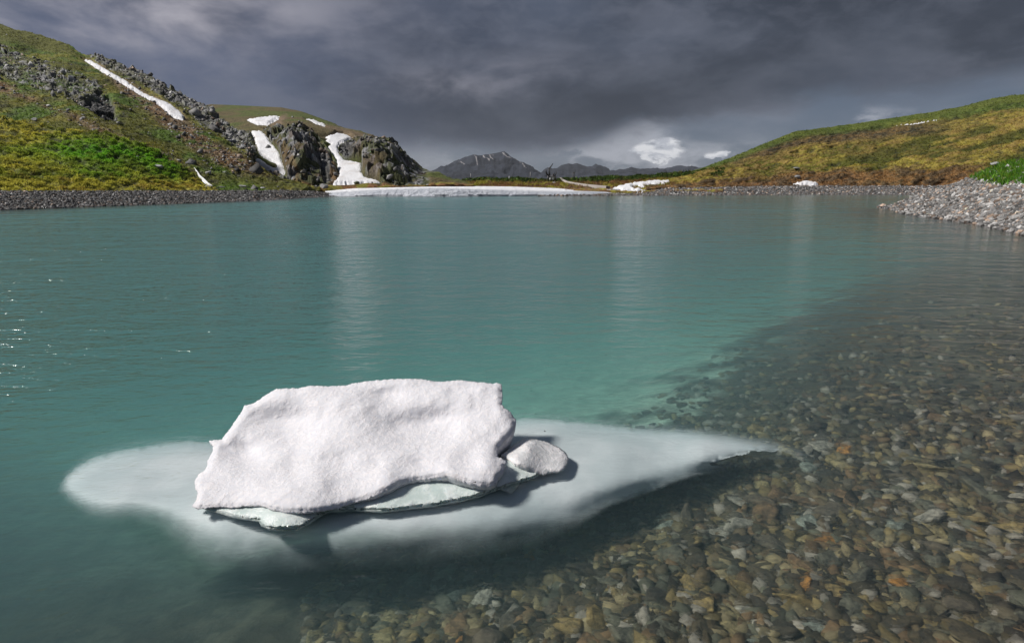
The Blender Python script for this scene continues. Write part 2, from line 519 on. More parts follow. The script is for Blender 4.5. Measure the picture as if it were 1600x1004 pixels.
cliff = sm(sdf(px + wob2 * 0.5, py + wob2 * 0.4, [(105, 148), (130, 152), (150, 148), (172, 150), (180, 165), (184, 188), (165, 190), (140, 172), (118, 160)]), -2, 4)
PB = np.stack([P[..., 0] * 0.7, P[..., 1] * 0.6, P[..., 2] * 1.5 + P[..., 0] * 0.7], -1)
b1, d1, c1 = blocks(PB, 0.35, 3); b2, d2, c2 = blocks(PB, 1.1, 7)
gr = fbm(P, 0.9, 3, 70) - 0.5
disp = rockm * (b1 * 1.1 + b2 * 0.7) + (1 - rockm) * (1 - smk) * ((fbm(P, 0.08, 4, 1) - 0.5) * 3.0 + gr * 0.55 + (fbm(P, 2.5, 2, 4) - 0.5) * 0.22) * sm(py, 20, 60) + cliff * (-1.4 + b1 * 0.8)
disp = disp * (1 - smk) - smk * 0.35
g1 = fbm(P, 0.10, 4, 21); g2 = fbm(P, 0.7, 4, 22); g3 = fbm(P * np.array([1, 1, 3.0]), 0.25, 4, 23)
col = mixa(mixa(np.broadcast_to(GREEN * 0.9, P.shape), OLIVE, sm(g1, 0.38, 0.58)), YELLOW * 0.62, sm(g3, 0.5, 0.66) * 0.7)
col = mixa(col, DARK, sm(g2, 0.56, 0.68) * 0.55)
col = mixa(col, mixa(np.broadcast_to(SCREE, P.shape), BROWN * 0.8, sm(g2, 0.4, 0.6)), z_scree * sm(g2 + g1 * 0.6, 0.55, 0.8) * 0.95)
top = sm(-sdf(px, py, [(-300, 60), (0, 62), (90, 80), (128, 92), (100, 60), (-300, -200)]), -4, 4)
col = mixa(col, OLIVE * 0.95, 1 - top)
rc = mixa(np.broadcast_to(ROCK, P.shape), PALE, sm(c2, 0.5, 0.95) * 0.8)
rc = mixa(rc, OLIVE * 0.8, sm(g2, 0.50, 0.6) * 0.55)
col = mixa(col, rc, sm(rockm, 0.25, 0.6))
col = mixa(col, ROCK * 0.5, cliff)
col = mixa(col, SCREE, smk)
lh.disp = disp; disp_lh, col_lh, rockm_lh = disp, col, rockm
hill_left = lh.build('hill', M_HILL, disp, col, label='tall left hillside of scree, rock bands and thin grass')

# ---- green mound in front of it
mo = Sheet([
    [(-300, 315, 42), (0, 301.5, 55.6), (200, 300, 67.2), (300, 299.5, 75), (345, 299, 80)],
    [(-300, 262, 52), (0, 262, 65), (150, 262, 71), (250, 273, 77), (300, 287, 80), (345, 298.5, 81.5)],
    [(-300, 160, 84), (0, 186, 84), (60, 197, 84), (110, 206, 84), (170, 212, 84), (215, 222, 84), (250, 236, 84), (280, 254, 84), (305, 275, 84), (325, 292, 83.5), (345, 298, 83)],
], -300, 345, 1.0, [90, 110])
px, py, P = mo.pxg, mo.py, mo.P
PS = P * np.array([0.8, 1, 1.6])
w1, c1_, _ = worley(PS, 1.15, 31); w2, c2_, _ = worley(PS, 2.6, 33)
tus = fbm(P, 0.35, 3, 8)
fade = sm(-py, -301, -293)
disp = ((0.75 - w1) * 0.55 + (0.7 - w2) * 0.2) * (0.45 + tus * 1.3) * fade + (fbm(P, 0.12, 3, 2) - 0.5) * 1.2 * sm(py, 190, 240)
g1 = fbm(P, 0.13, 4, 61); g2 = fbm(PS, 0.9, 4, 62)
gm = np.exp(-(((px - 150) / 105) ** 2 + ((py - 242) / 26) ** 2)) + 0.8 * np.exp(-(((px - 262) / 40) ** 2 + ((py - 270) / 22) ** 2))
gm = np.clip(gm + (g1 - 0.5) * 1.1, 0, 1)
col = mixa(np.broadcast_to(YELLOW, P.shape), OLIVE * 1.2, sm(g2 + 0.4 * g1, 0.52, 0.8))
col = mixa(col, mixa(np.broadcast_to(BRIGHT, P.shape), GREEN * 1.3, sm(g2, 0.45, 0.6)), gm)
col = mixa(col, YELLOW * 1.05, sm(py + (g1 - 0.5) * 14, 281, 290) * 0.75)
col = mixa(col, RUST, sm(fbm(P, 0.8, 3, 77), 0.58, 0.7) * sm(py, 245, 285) * 0.4)
col = mixa(col, DARK * 0.8, sm(w1, 0.55, 0.85) * 0.75)
disp_mo, col_mo, w1_mo = disp, col, w1
mound = mo.build('mound', M_HILL, disp, col, back=(1.1, -6.0), label='low bright green grassy mound above the left beach')

# ================================================================== BACK HILL WITH CRAGS
bh = Sheet([
    [(280, 299, 98), (450, 296, 106), (500, 294, 108), (600, 292.5, 110), (660, 292, 112), (740, 291, 116)],
    [(280, 262, 126), (450, 262, 124), (500, 262, 124), (560, 262, 124), (620, 270, 122), (660, 279, 120), (700, 287.5, 119), (740, 290, 118)],
    [(280, 210, 158), (330, 203, 158), (400, 200, 158), (440, 201, 156), (480, 207, 152), (515, 214, 146), (560, 222, 146), (600, 236, 142), (640, 256, 136), (660, 267, 132), (700, 284, 124), (740, 289.5, 121)],
    [(280, 170, 232), (330, 163, 232), (380, 165, 230), (440, 168, 224), (470, 175, 216), (500, 185, 208), (530, 197, 196), (560, 208, 184), (590, 221, 174), (620, 236, 164), (645, 251, 154), (662, 263, 144), (682, 270, 134), (700, 280, 128), (740, 289, 124)],
], 280, 740, 0.8, [70, 80, 60])
px, py, P = bh.pxg, bh.py, bh.P
wob2 = (fbm(P, 0.25, 4, 9) - 0.5) * 9
X, Yp = px + wob2, py + wob2 * 0.7
keys = ['gully', 'couloir', 'upper_left', 'upper_right']
smk = snow_mask(px, py, keys, 2.0)
cragA = sm(sdf(X, Yp, [(410, 201), (440, 199), (470, 204), (490, 213), (504, 226), (516, 240), (526, 262), (530, 280), (516, 294), (452, 294), (440, 262), (425, 232)]), -3, 4)
cragB = sm(sdf(X, Yp, [(526, 226), (548, 216), (575, 218), (605, 231), (640, 252), (668, 275), (672, 292), (590, 293), (562, 280), (556, 252), (528, 252)]), -3, 4)
crag0 = sm(sdf(X, Yp, [(280, 200), (392, 205), (404, 250), (450, 288), (380, 292), (280, 290)]), -3, 4)
ridgeR = sm(sdf(px, py, [(600, 215), (662, 258), (690, 270), (660, 275), (600, 236)]), -3, 5) * 0.6
crag = np.clip(np.maximum(cragA, cragB) + crag0 + ridgeR, 0, 1) * (1 - smk)
PB = np.stack([P[..., 0] * 0.7, P[..., 1] * 0.5, P[..., 2] * 1.4 + P[..., 0] * 0.8], -1)
b1, d1, c1 = blocks(PB, 0.28, 13); b2, d2, c2 = blocks(PB, 0.9, 17)
face = sm(sdf(px, py, [(530, 226), (545, 224), (558, 232), (560, 248), (550, 251), (537, 249), (531, 240)]), -2, 3) + sm(sdf(px, py, [(500, 235), (514, 252), (520, 282), (505, 288), (500, 262)]), -2, 4)
bulge = np.exp(-(((px - 470) / 34) ** 2 + ((py - 245) / 36) ** 2)) * 6 + np.exp(-(((px - 590) / 40) ** 2 + ((py - 256) / 26) ** 2)) * 6
gfade = sm(-py, -293, -286)
disp = (crag * (b1 * 1.5 + b2 * 1.0) + bulge * 0.8 - face * 0.8) * gfade * (1 - 0.85 * sm(px, 612, 660)) + (1 - crag) * (1 - smk) * ((fbm(P, 0.05, 3, 1) - 0.5) * 3.0 + (fbm(P, 0.8, 3, 2) - 0.5) * 0.6) * sm(py, 165, 200)
disp = disp * (1 - smk) - smk * 0.4
g1 = fbm(P, 0.06, 4, 21); g2 = fbm(P, 0.5, 4, 22)
col = mixa(np.broadcast_to(np.array([0.082, 0.098, 0.026]), P.shape), np.array([0.105, 0.085, 0.04]), sm(g1, 0.42, 0.62))
col = mixa(col, SCREE * 0.8, sm(sdf(X, Yp, [(420, 195), (440, 181), (450, 180), (445, 190), (430, 198)]), -3, 3) * 0.9 + sm(sdf(X, Yp, [(490, 196), (530, 198), (590, 222), (560, 222), (520, 208)]), -4, 4) * 0.6)
rc = mixa(np.broadcast_to(ROCK * 0.85, P.shape), PALE * 0.85, sm(c2, 0.55, 0.95) * 0.75)
rc = mixa(rc, np.array([0.055, 0.062, 0.018]), sm(g2 + 0.3 * g1, 0.56, 0.68) * 0.9)
rc = mixa(rc, BROWN * 0.5, sm(fbm(P, 0.3, 3, 91), 0.56, 0.66) * 0.5)
rc = mixa(rc, ROCK * 0.55, np.clip(face, 0, 1) * 0.8)
col = mixa(col, rc, crag)
scr = sm(sdf(X, Yp, [(512, 240), (525, 262), (530, 280), (518, 290), (514, 270)]), -2, 3) + sm(sdf(X, Yp, [(425, 235), (442, 262), (455, 285), (470, 291), (462, 265), (445, 240)]), -3, 4) * 0.7
col = mixa(col, BROWN * 0.9, np.clip(scr, 0, 1) * sm(g2, 0.42, 0.55) * 0.7)
col = mixa(col, mixa(np.broadcast_to(YELLOW * 0.6, P.shape), RUST, sm(g2, 0.4, 0.6)), sm(py, 287, 290))
disp_bh, crag_bh = disp, crag
hill_back = bh.build('hill', M_HILL, disp, col, back=(1.2, -20), label='second hill with dark crags split by two snow gullies')

# ================================================================== MORAINE FLAT BETWEEN THE HILLS
mf = Sheet([
    [(470, 299, 113), (620, 299, 114), (850, 299.5, 115), (950, 299, 116), (1060, 298.5, 115), (1130, 298, 115)],
    [(470, 293.5, 122), (560, 291.6, 123), (640, 290.6, 124), (700, 290, 125), (850, 291, 126), (950, 292, 126), (1060, 288, 128), (1130, 286, 129)],
    [(470, 292, 129), (560, 290, 130), (640, 288, 132), (690, 284.5, 133), (720, 281, 134), (760, 279, 136), (830, 280.5, 137), (876, 280, 138), (940, 277, 140), (1000, 275, 142), (1040, 272, 142), (1080, 269, 142), (1130, 264, 142)],
], 470, 1130, 0.8, [40, 50])
px, py, P = mf.pxg, mf.py, mf.P
g1 = fbm(P, 0.12, 3, 5); g2 = fbm(P * np.array([1, .6, 2]), 0.8, 4, 6)
w1, _, _ = worley(P, 0.8, 3)
up = L([(470, 292), (640, 290), (700, 287), (760, 284), (860, 285), (940, 284), (1040, 279), (1130, 276)], px, 1)
shrub = sm(up - py + (g1 - 0.5) * 6, -1.2, 1.2)
disp = (0.6 - w1) * 0.35 + shrub * (fbm(P, 0.5, 3, 7) - 0.4) * 1.1 + (g1 - 0.5) * 0.5
col = mixa(np.broadcast_to(BROWN * 0.9, P.shape), YELLOW * 0.8, sm(g2, 0.45, 0.62))
col = mixa(col, RUST, sm(g1, 0.55, 0.7) * 0.6)
col = mixa(col, mixa(np.broadcast_to(np.array([0.035, 0.058, 0.014]), P.shape), OLIVE * 0.9, sm(g2, 0.5, 0.7)), shrub)
col = mixa(col, DARK, sm(w1, 0.6, 0.85) * 0.5)
disp_mf, col_mf, shrub_mf = disp, col, shrub
moraine = mf.build('moraine', M_HILL, disp, col, back=(1.3, -8), label='low heathery moraine closing the far end of the lake')

# ================================================================== RIGHT HILL
rh = Sheet([
    [(1010, 296, 117), (1200, 291, 126), (1480, 290.5, 125), (1900, 299, 86)],
    [(1010, 291, 124), (1060, 283, 130), (1150, 274, 136), (1250, 266, 138), (1400, 262, 136), (1600, 255, 128), (1900, 250, 110)],
    [(1010, 289, 128), (1060, 276, 136), (1120, 266, 142), (1200, 246, 152), (1300, 232, 160), (1400, 222, 162), (1500, 208, 162), (1600, 195, 160), (1900, 175, 150)],
    [(1010, 288, 134), (1040, 280, 138), (1070, 270, 142), (1100, 261, 148), (1150, 243, 158), (1195, 224, 168), (1240, 206, 176), (1300, 198, 184), (1370, 188, 190), (1450, 176, 194), (1500, 167, 196), (1550, 154, 198), (1580, 149, 199), (1600, 148, 200), (1900, 120, 205)],
], 1010, 1900, 1.0, [55, 70, 80])
px, py, P = rh.pxg, rh.py, rh.P
ridge_y = L([(1010, 288), (1070, 270), (1150, 243), (1240, 206), (1300, 198), (1450, 176), (1550, 154), (1600, 148), (1900, 120)], px, 1)
smk = snow_mask(px, py, ['ridge', 'foot'], 1.5)
# streaks run down-left across the slope
u_ = P @ np.array([0.80, 0.55, -0.25]); v_ = P @ np.array([-0.35, 0.30, 0.9]); Q = np.stack([u_ * 0.35, v_ * 1.5, P[..., 1] * 0.25], -1)
s1 = fbm(Q, 0.25, 5, 3); s2 = fbm(Q, 1.1, 4, 4); g1 = fbm(P, 0.05, 4, 8)
w1, _, _ = worley(P * np.array([0.7, 0.7, 1.6]), 0.9, 9)
low_ = sm(py - ridge_y, 2, 14)
disp = ((s2 - 0.5) * 1.1 + (s1 - 0.5) * 1.8 + (0.6 - w1) * 0.3) * low_ + (fbm(P, 0.6, 3, 44) - 0.5) * 0.35
disp = disp * (1 - smk) - 0.3 * smk
rel = (py - ridge_y) / (292 - ridge_y + 1e-6)
col = mixa(np.broadcast_to(np.array([0.105, 0.105, 0.016]), P.shape), np.array([0.235, 0.195, 0.035]), sm(s1, 0.42, 0.6))
col = mixa(col, np.array([0.20, 0.125, 0.05]), sm(s2 + g1 * 0.5, 0.68, 0.88) * 0.6)
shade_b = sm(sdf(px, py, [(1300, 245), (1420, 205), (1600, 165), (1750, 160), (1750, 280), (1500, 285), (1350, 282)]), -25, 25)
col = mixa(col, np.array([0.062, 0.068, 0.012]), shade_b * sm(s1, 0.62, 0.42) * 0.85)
lowb = sm(rel + (s2 - 0.5) * 0.3, 0.72, 0.86)
lowb = np.maximum(lowb, sm(py + (s1 - .5) * 20, 262, 274) * sm(px, 1100, 1260))
col = mixa(col, mixa(np.broadcast_to(np.array([0.19, 0.095, 0.042]), P.shape), DARK, sm(s2, 0.48, 0.62) * 0.7), lowb * 0.85)
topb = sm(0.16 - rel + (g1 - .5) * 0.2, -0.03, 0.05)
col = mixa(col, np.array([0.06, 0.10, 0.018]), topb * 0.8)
band = sm(0.07 - np.abs(rel - 0.20 - (px - 1200) * 0.00005), -0.06, 0.05) * sm(px, 1100, 1200) * sm(-px, -1560, -1400)
col = mixa(col, mixa(np.broadcast_to(BROWN * 0.7, P.shape), DARK, sm(s2, 0.45, 0.6)), band * 0.8)
col = mixa(col, DARK, sm(s2, 0.40, 0.28) * 0.6 * low_)
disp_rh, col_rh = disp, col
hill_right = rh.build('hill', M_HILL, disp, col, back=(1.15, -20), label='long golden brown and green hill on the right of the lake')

# ================================================================== DISTANT MOUNTAINS
FARC = np.array([0.016, 0.019, 0.027])


def mountain(name, ridge, dist, streaks, label, x0, x1):
    base = [(x0, 288, dist * 0.7), (x1, 288, dist * 0.7)]
    mid = [(p[0], 288 - (288 - p[1]) * 0.45, dist * 0.86) for p in ridge]
    rg = [(p[0], p[1], dist) for p in ridge]
    sh = Sheet([base, mid, rg], x0, x1, 0.5, [26, 40])
    P = sh.P
    n = fbm(P, 12.0 / dist, 5, 3); q = fbm(P * np.array([1, 0.2, 0.2]), 40.0 / dist, 4, 5)
    k = np.abs(fbm(P, 9.0 / dist, 4, 8) - 0.5)
    d = ((n - 0.5) * 0.012 + (0.12 - k) * 0.05 + (q - .5) * 0.014) * dist
    edge_f = np.linspace(0, 1, sh.nr)[:, None]
    d = d * (1 - sm(edge_f, 0.75, 1.0)) + (fbm(P, 110.0 / dist, 4, 9) - .5) * dist * 0.0035
    c = mixa(np.broadcast_to(FARC, P.shape), FARC * 1.5, sm(n, 0.4, 0.65))
    for pts, w in streaks:
        c = mixa(c, np.array([0.50, 0.47, 0.47]), sm(-dline(sh.pxg, sh.py, pts), -w, -w * 0.35) * 0.75 * sm(q, 0.3, 0.48))
    return sh.build(name, M_FAR, d, c, back=(1.3, -dist * 0.1), label=label)


mountain('mountain', [(640, 284), (660, 274), (679, 265), (701, 257), (715, 250), (729, 245), (740, 242), (753, 242), (770, 239.5), (780, 238), (788, 235.5), (797, 243), (811, 252), (818, 254), (825, 258), (843, 269.5), (860, 280), (880, 286)], 3800,
         [([(736, 243), (741, 248), (746, 259)], 0.9), ([(717, 254), (723, 258), (729, 262)], 0.9), ([(755, 247), (760, 251), (765, 255)], 0.8), ([(763, 243), (768, 248), (772, 253)], 0.9),
          ([(785, 240), (791, 246), (797, 251)], 0.7), ([(806, 250), (813, 259), (817, 264), (821, 270)], 0.9), ([(808, 277), (814, 275)], 1.1), ([(750, 250), (754, 254)], 0.5), ([(768, 241), (771, 245)], 0.6)],
         'pyramid mountain with thin snow streaks in the far distance', 640, 880)
mountain('mountain', [(820, 284), (836, 277), (847, 269), (856, 261), (863, 263), (869, 263), (877, 258), (888, 255), (894, 256.5), (902, 255), (916, 260), (924, 260), (931, 256), (940, 261), (951, 268), (968, 265), (978, 264), (987, 261), (995, 264.5), (1010, 264), (1026, 262.6), (1042, 264.5), (1059, 260), (1083, 264), (1110, 260), (1160, 262)], 4600,
         [([(951, 268), (958, 267.5)], 0.7)], 'low jagged dark mountain range in the far distance', 820, 1160)

# ================================================================== BEACHES
LEFT_WATER = [(-300, 345), (0, 326.5), (100, 323), (200, 319.5), (300, 316), (400, 312.5), (450, 310), (490, 307.5), (520, 306), (540, 305)]


def wline(pts, z=0.0): return [(x, y, float(atz(x, y, z)[1])) for x, y in pts]


lw = wline(LEFT_WATER)
LTOP = [309, 299, 298.7, 298.5, 298.3, 298, 297.5, 298.5, 302, 304.5]
LF = [0.15, 0.15, 0.15, 0.15, 0.15, 0.13, 0.10, 0.08, 0.05, 0.03]
bl = Sheet([
    [(x, y + 1.2, Y * 0.96) for x, y, Y in lw],
    [(x, y, Y) for x, y, Y in lw],
    [(x, y + (t - y) * 0.55, Y * (1 + f * 0.45)) for (x, y, Y), t, f in zip(lw, LTOP, LF)],
    [(x, t, Y * (1 + f)) for (x, y, Y), t, f in zip(lw, LTOP, LF)],
    [(x, t - 0.4, Y * (1 + f) * 1.05) for (x, y, Y), t, f in zip(lw, LTOP, LF)],
], -300, 540, 1.5, [8, 20, 24, 4])
GRAV = np.array([0.13, 0.125, 0.125])


def gravel_cols(P, k=0):
    a = fbm(P, 3.0, 3, 5 + k); return mixa(mixa(np.broadcast_to(GRAV * 0.6, P.shape), GRAV * 1.2, sm(a, 0.35, 0.65)), BROWN * 0.8, sm(fbm(P, .4, 3, 9 + k), .55, .7) * 0.3)


beach_left = bl.build('gravel_beach', M_GRAVEL, (fbm(bl.P, 1.5, 3, 4) - .5) * 0.15, gravel_cols(bl.P), back=(1.04, -1.0), label='dark gravel beach along the left shore')
RIGHT_WATER = [(840, 305.3), (1000, 304.5), (1040, 304.3), (1200, 303.6), (1300, 303.3), (1420, 303.5), (1500, 304), (1900, 312)]
rw = wline(RIGHT_WATER)
tops = [304.2, 301.5, 294, 291, 290.5, 290.5, 290.5, 293]
br = Sheet([
    [(x, y + 0.8, Y * 0.95) for x, y, Y in rw], rw,
    [(x, t, Y * 1.08) for (x, y, Y), t in zip(rw, tops)],
], 840, 1900, 1.5, [6, 30])
beach_right = br.build('gravel_beach', M_GRAVEL, (fbm(br.P, 1.5, 3, 4) - .5) * 0.15, gravel_cols(br.P, 5), back=(1.05, -1.0), label='narrow grey gravel beach under the right hill')
# near spit of cobbles
SPIT_W = [(1372, 322.3), (1387, 324), (1406, 331), (1442, 336.5), (1499, 344), (1543, 351.5), (1600, 364), (1700, 395), (1900, 470)]
SPIT_C = [(1372, 322, 50.5), (1387, 322, 50.5), (1406, 316, 50), (1427, 307.5, 49), (1471, 293, 46), (1495, 286.5, 44), (1522, 276.5, 42), (1545, 265, 40.5), (1568, 256, 39), (1600, 254, 37), (1700, 235, 30), (1900, 200, 22)]
sw = wline(SPIT_W)
sp = Sheet([
    [(x, y + 2.5, Y * 0.95) for x, y, Y in sw],
    sw,
    [(x, (L(sw, x, 1) * 0.45 + y * 0.55), L(sw, x, 2) * 0.5 + Y * 0.5) for x, y, Y in SPIT_C],
    SPIT_C], 1372, 1900, 1.5, [8, 40, 30])
spit = sp.build('gravel_spit', M_GRAVEL, (fbm(sp.P, 1.0, 3, 4) - .5) * 0.2, gravel_cols(sp.P, 9) * 1.2, back=(1.1, -1.2), label='cobble spit running into the lake from the right')

# ================================================================== LAKE BED / GROUND
shore = [tuple(atz(x, y, 0)[:2]) for x, y in LEFT_WATER[:-1]]
shore += [tuple(atz(x, y, 0)[:2]) for x, y in [(560, 306), (700, 306.3), (850, 305), (1000, 304.3)]]
shore += [tuple(atz(x, y, 0)[:2]) for x, y in RIGHT_WATER[2:7]]
shore += [(75, 70), (48, 51.5)]
shore += [tuple(atz(x, y, 0)[:2]) for x, y in SPIT_W[1:7]]
shore += [(16.5, 16.5), (11.0, 10.5), (7.2, 6.2), (4.6, 2.6), (2.2, 0.2), (-2, -1.6), (-7, -2.6), (-14, -1.5), (-24, 4), (-38, 14), (-52, 22)]
SHORE = [(float(a), float(b)) for a, b in shore]


def bed_z(x, y):
    d = sdf(x, y, SHORE)
    z = -np.interp(d, [-400, -6, 0, 1.0, 3.0, 4.2, 6.0, 9, 30, 60], [-0.35, -0.35, 0.0, 0.12, 0.36, 0.74, 1.35, 1.9, 5, 6])
    return z


def bed_s(x, y):
    z = bed_z(x, y); p = np.stack([x, y, z], -1); r = np.hypot(x, y)
    return z + ((fbm(p, 1.2, 4, 3) - 0.5) * 0.16 + (fbm(p, 5, 3, 5) - .5) * 0.05) * sm(-r, -30, -10) - sm(r, 160, 400) * 1.0


rr = np.concatenate([np.linspace(0.3, 14, 190), np.geomspace(14.2, 60, 60), np.geomspace(62, 9000, 60)])
aa = np.radians(np.concatenate([np.linspace(-180, -62, 40, endpoint=False), np.linspace(-62, 62, 330), np.linspace(62, 180, 40)[1:]]))
RR, AA = np.meshgrid(rr, aa, indexing='ij')
gx, gy = RR * np.sin(AA), RR * np.cos(AA)
gz = bed_z(gx, gy)
P = np.stack([gx, gy, gz], -1)
gz = bed_s(gx, gy)
P[..., 2] = gz
a = fbm(P, 2.2, 4, 12); b = fbm(P, 9.0, 3, 15)
col = mixa(mixa(np.broadcast_to(np.array([0.10, 0.085, 0.05]), P.shape), np.array([0.17, 0.15, 0.10]), sm(a, 0.4, 0.62)), np.array([0.045, 0.038, 0.028]), sm(b, 0.5, 0.65) * 0.7)
silt = sm(-gz + (a - 0.5) * 1.2, 0.75, 1.35) * sm(gy + gx * 0.5, 2.0, 6.0)
col = mixa(col * (0.6 - 0.1 * sm(-gz, 0.6, 1.2))[..., None], np.array([0.62, 0.66, 0.52]), silt)  # bed darker with depth: ice shadow and deep water put into its colour
col = mixa(col, np.array([0.12, 0.13, 0.12]), sm(-gz, 3.6, 5.5))
me = mesh_from('lake_bed', P, grid_faces(*P.shape[:2]), M_GRAVEL, col)
lake_bed = link('lake_bed', me, kind='structure', label='stony lake bed and valley floor')

# ================================================================== WATER
m, N = new_mat('lake_water')
geo = N.node('ShaderNodeNewGeometry', out='Position')
dist = N.node('ShaderNodeVectorMath', {0: geo, 1: (0, 0, 0)}, out=1, operation='DISTANCE')
sepp = N.node('ShaderNodeSeparateXYZ', {0: geo}, out=None)
# fine wind ripples (stronger on the open left side), slow swell
st = N.vm('MULTIPLY', geo, (1.0, 2.2, 1.0))
rip = N.noise(st, 13.0, 3, 0.6, 0.4)
rip2 = N.noise(st, 3.2, 3, 0.55, 0.3)
swell = N.noise(geo, 0.9, 2, 0.5)
windy = N.m('MULTIPLY', 1.35, N.sstep(N.m('ADD', sepp.outputs[0], N.m('MULTIPLY', N.m('SUBTRACT', N.noise(geo, 0.12, 3, 0.5), 0.5), 14.0)), 6.0, -5.0, 0.8, 2.2))
calm_far = N.sstep(sepp.outputs[1], 12, 60, 1.0, 0.5)
rip3 = N.noise(st, 1.0, 4, 0.6, 0.3)
rip4 = N.noise(st, 0.28, 4, 0.6, 0.2)
rip5 = N.noise(st, 0.085, 4, 0.6, 0.2)


def band(n_, amp, i0, i1, o0, o1):       # each wave size where it can be seen
    a_ = N.sstep(dist, i0, i1, 0.0, amp) if i1 > 0 else amp
    return N.m('MULTIPLY', n_, N.m('MULTIPLY', a_, N.sstep(dist, o0, o1, 1.0, 0.0)))


h = band(rip, 0.0045, 0, 0, 7, 14)
for q_ in (band(rip2, 0.020, 0, 0, 14, 28), band(rip3, 0.055, 4.5, 9, 26, 45), band(rip4, 0.17, 12, 24, 60, 100), band(rip5, 0.5, 32, 55, 300, 400)):
    h = N.m('ADD', h, q_)
h = N.m('MULTIPLY', h, N.m('MULTIPLY', windy, N.sstep(dist, 3.6, 9.0, 0.30, 1.0)))


def rings(scale, amp, k):                # rain-drop rings: one per voronoi cell that got a drop
    off = N.vm('ADD', geo, (k * 3.1, k * 7.7, 0))
    vo = N.node('ShaderNodeTexVoronoi', {'Vector': off, 'Scale': scale, 'Randomness': 1.0}, out=None, voronoi_dimensions='2D')
    d = N.m('DIVIDE', vo.outputs['Distance'], scale)
    rc_ = N.node('ShaderNodeSeparateColor', {0: vo.outputs['Color']}, out=None)
    rad = N.m('MULTIPLY', rc_.outputs[0], 0.42 / scale)
    w = N.m('SUBTRACT', d, rad)
    env = N.m('EXPONENT', N.m('MULTIPLY', N.m('POWER', N.m('DIVIDE', w, 0.16 / scale), 2.0), -1.0))
    onn = N.sstep(rc_.outputs[1], 0.45, 0.5)
    return N.m('MULTIPLY', N.m('MULTIPLY', N.m('SINE', N.m('MULTIPLY', d, 46.0 * scale)), env), N.m('MULTIPLY', onn, amp))


rg = N.m('ADD', rings(3.4, 0.0006, 1), N.m('ADD', rings(5.5, 0.0004, 2), rings(2.1, 0.0009, 3)))
nearf = N.sstep(dist, 5.0, 12.0, 1.0, 0.0)
h = N.m('ADD', N.m('MULTIPLY', h, 1.0), N.m('MULTIPLY', rg, nearf))
h = N.m('ADD', h, N.m('MULTIPLY', swell, 0.01))
bmp = N.node('ShaderNodeBump', {'Height': h, 'Strength': 1.0, 'Distance': 1.0})
bf_ = N.node('ShaderNodeNewGeometry', out='Backfacing')
fres = N.node('ShaderNodeFresnel', {'IOR': N.m('SUBTRACT', 1.333, N.m('MULTIPLY', bf_, 1.333 - 0.75)), 'Normal': bmp})
gl = N.node('ShaderNodeBsdfGlossy', {'Color': (1, 1, 1, 1), 'Roughness': 0.10, 'Normal': bmp})
bmp2 = N.node('ShaderNodeBump', {'Height': h, 'Strength': 1.0, 'Distance': 26.0})
rf = N.node('ShaderNodeBsdfRefraction', {'Color': (1, 1, 1, 1), 'Roughness': 0.0, 'IOR': 1.025, 'Normal': bmp2})
tr = N.node('ShaderNodeBsdfTransparent', {'Color': (1, 1, 1, 1)})
body = N.node('ShaderNodeMixShader', {0: 0.33, 1: tr, 2: rf})
surf = N.node('ShaderNodeMixShader', {0: fres, 1: body, 2: gl})
vol = N.node('ShaderNodeVolumePrincipled', {'Color': (0.19, 0.285, 0.298, 1), 'Density': 0.42, 'Anisotropy': 0.0, 'Absorption Color': (0.05, 0.40, 0.39, 1)})
N.node('ShaderNodeOutputMaterial', {'Surface': surf, 'Volume': vol}, out=None)
M_WATER = m
# closed body of water: outline pushed a little into the banks
SH = np.array(SHORE)
area = 0.5 * np.sum(SH[:, 0] * np.roll(SH[:, 1], -1) - np.roll(SH[:, 0], -1) * SH[:, 1])
tan = np.roll(SH, -1, 0) - np.roll(SH, 1, 0); nrm = np.stack([tan[:, 1], -tan[:, 0]], -1) * np.sign(area); nrm /= np.linalg.norm(nrm, axis=1)[:, None]
push = np.clip(np.linalg.norm(SH, axis=1) * 0.03, 0.6, 4.0)
WP = SH + nrm * push[:, None]
n = len(WP)
V = [(x, y, 0.0) for x, y in WP] + [(x, y, -9.0) for x, y in WP]
F = [list(range(n)) if area > 0 else list(range(n))[::-1], (list(range(n, 2 * n))[::-1] if area > 0 else list(range(n, 2 * n)))]
for i in range(n):
    j = (i + 1) % n
    q = [i, n + i, n + j, j]
    F.append(q if area > 0 else q[::-1])
water = link('water', mesh_from('water', V, F, M_WATER, smooth=False), kind='structure', label='clear turquoise glacial lake water with rain rings')

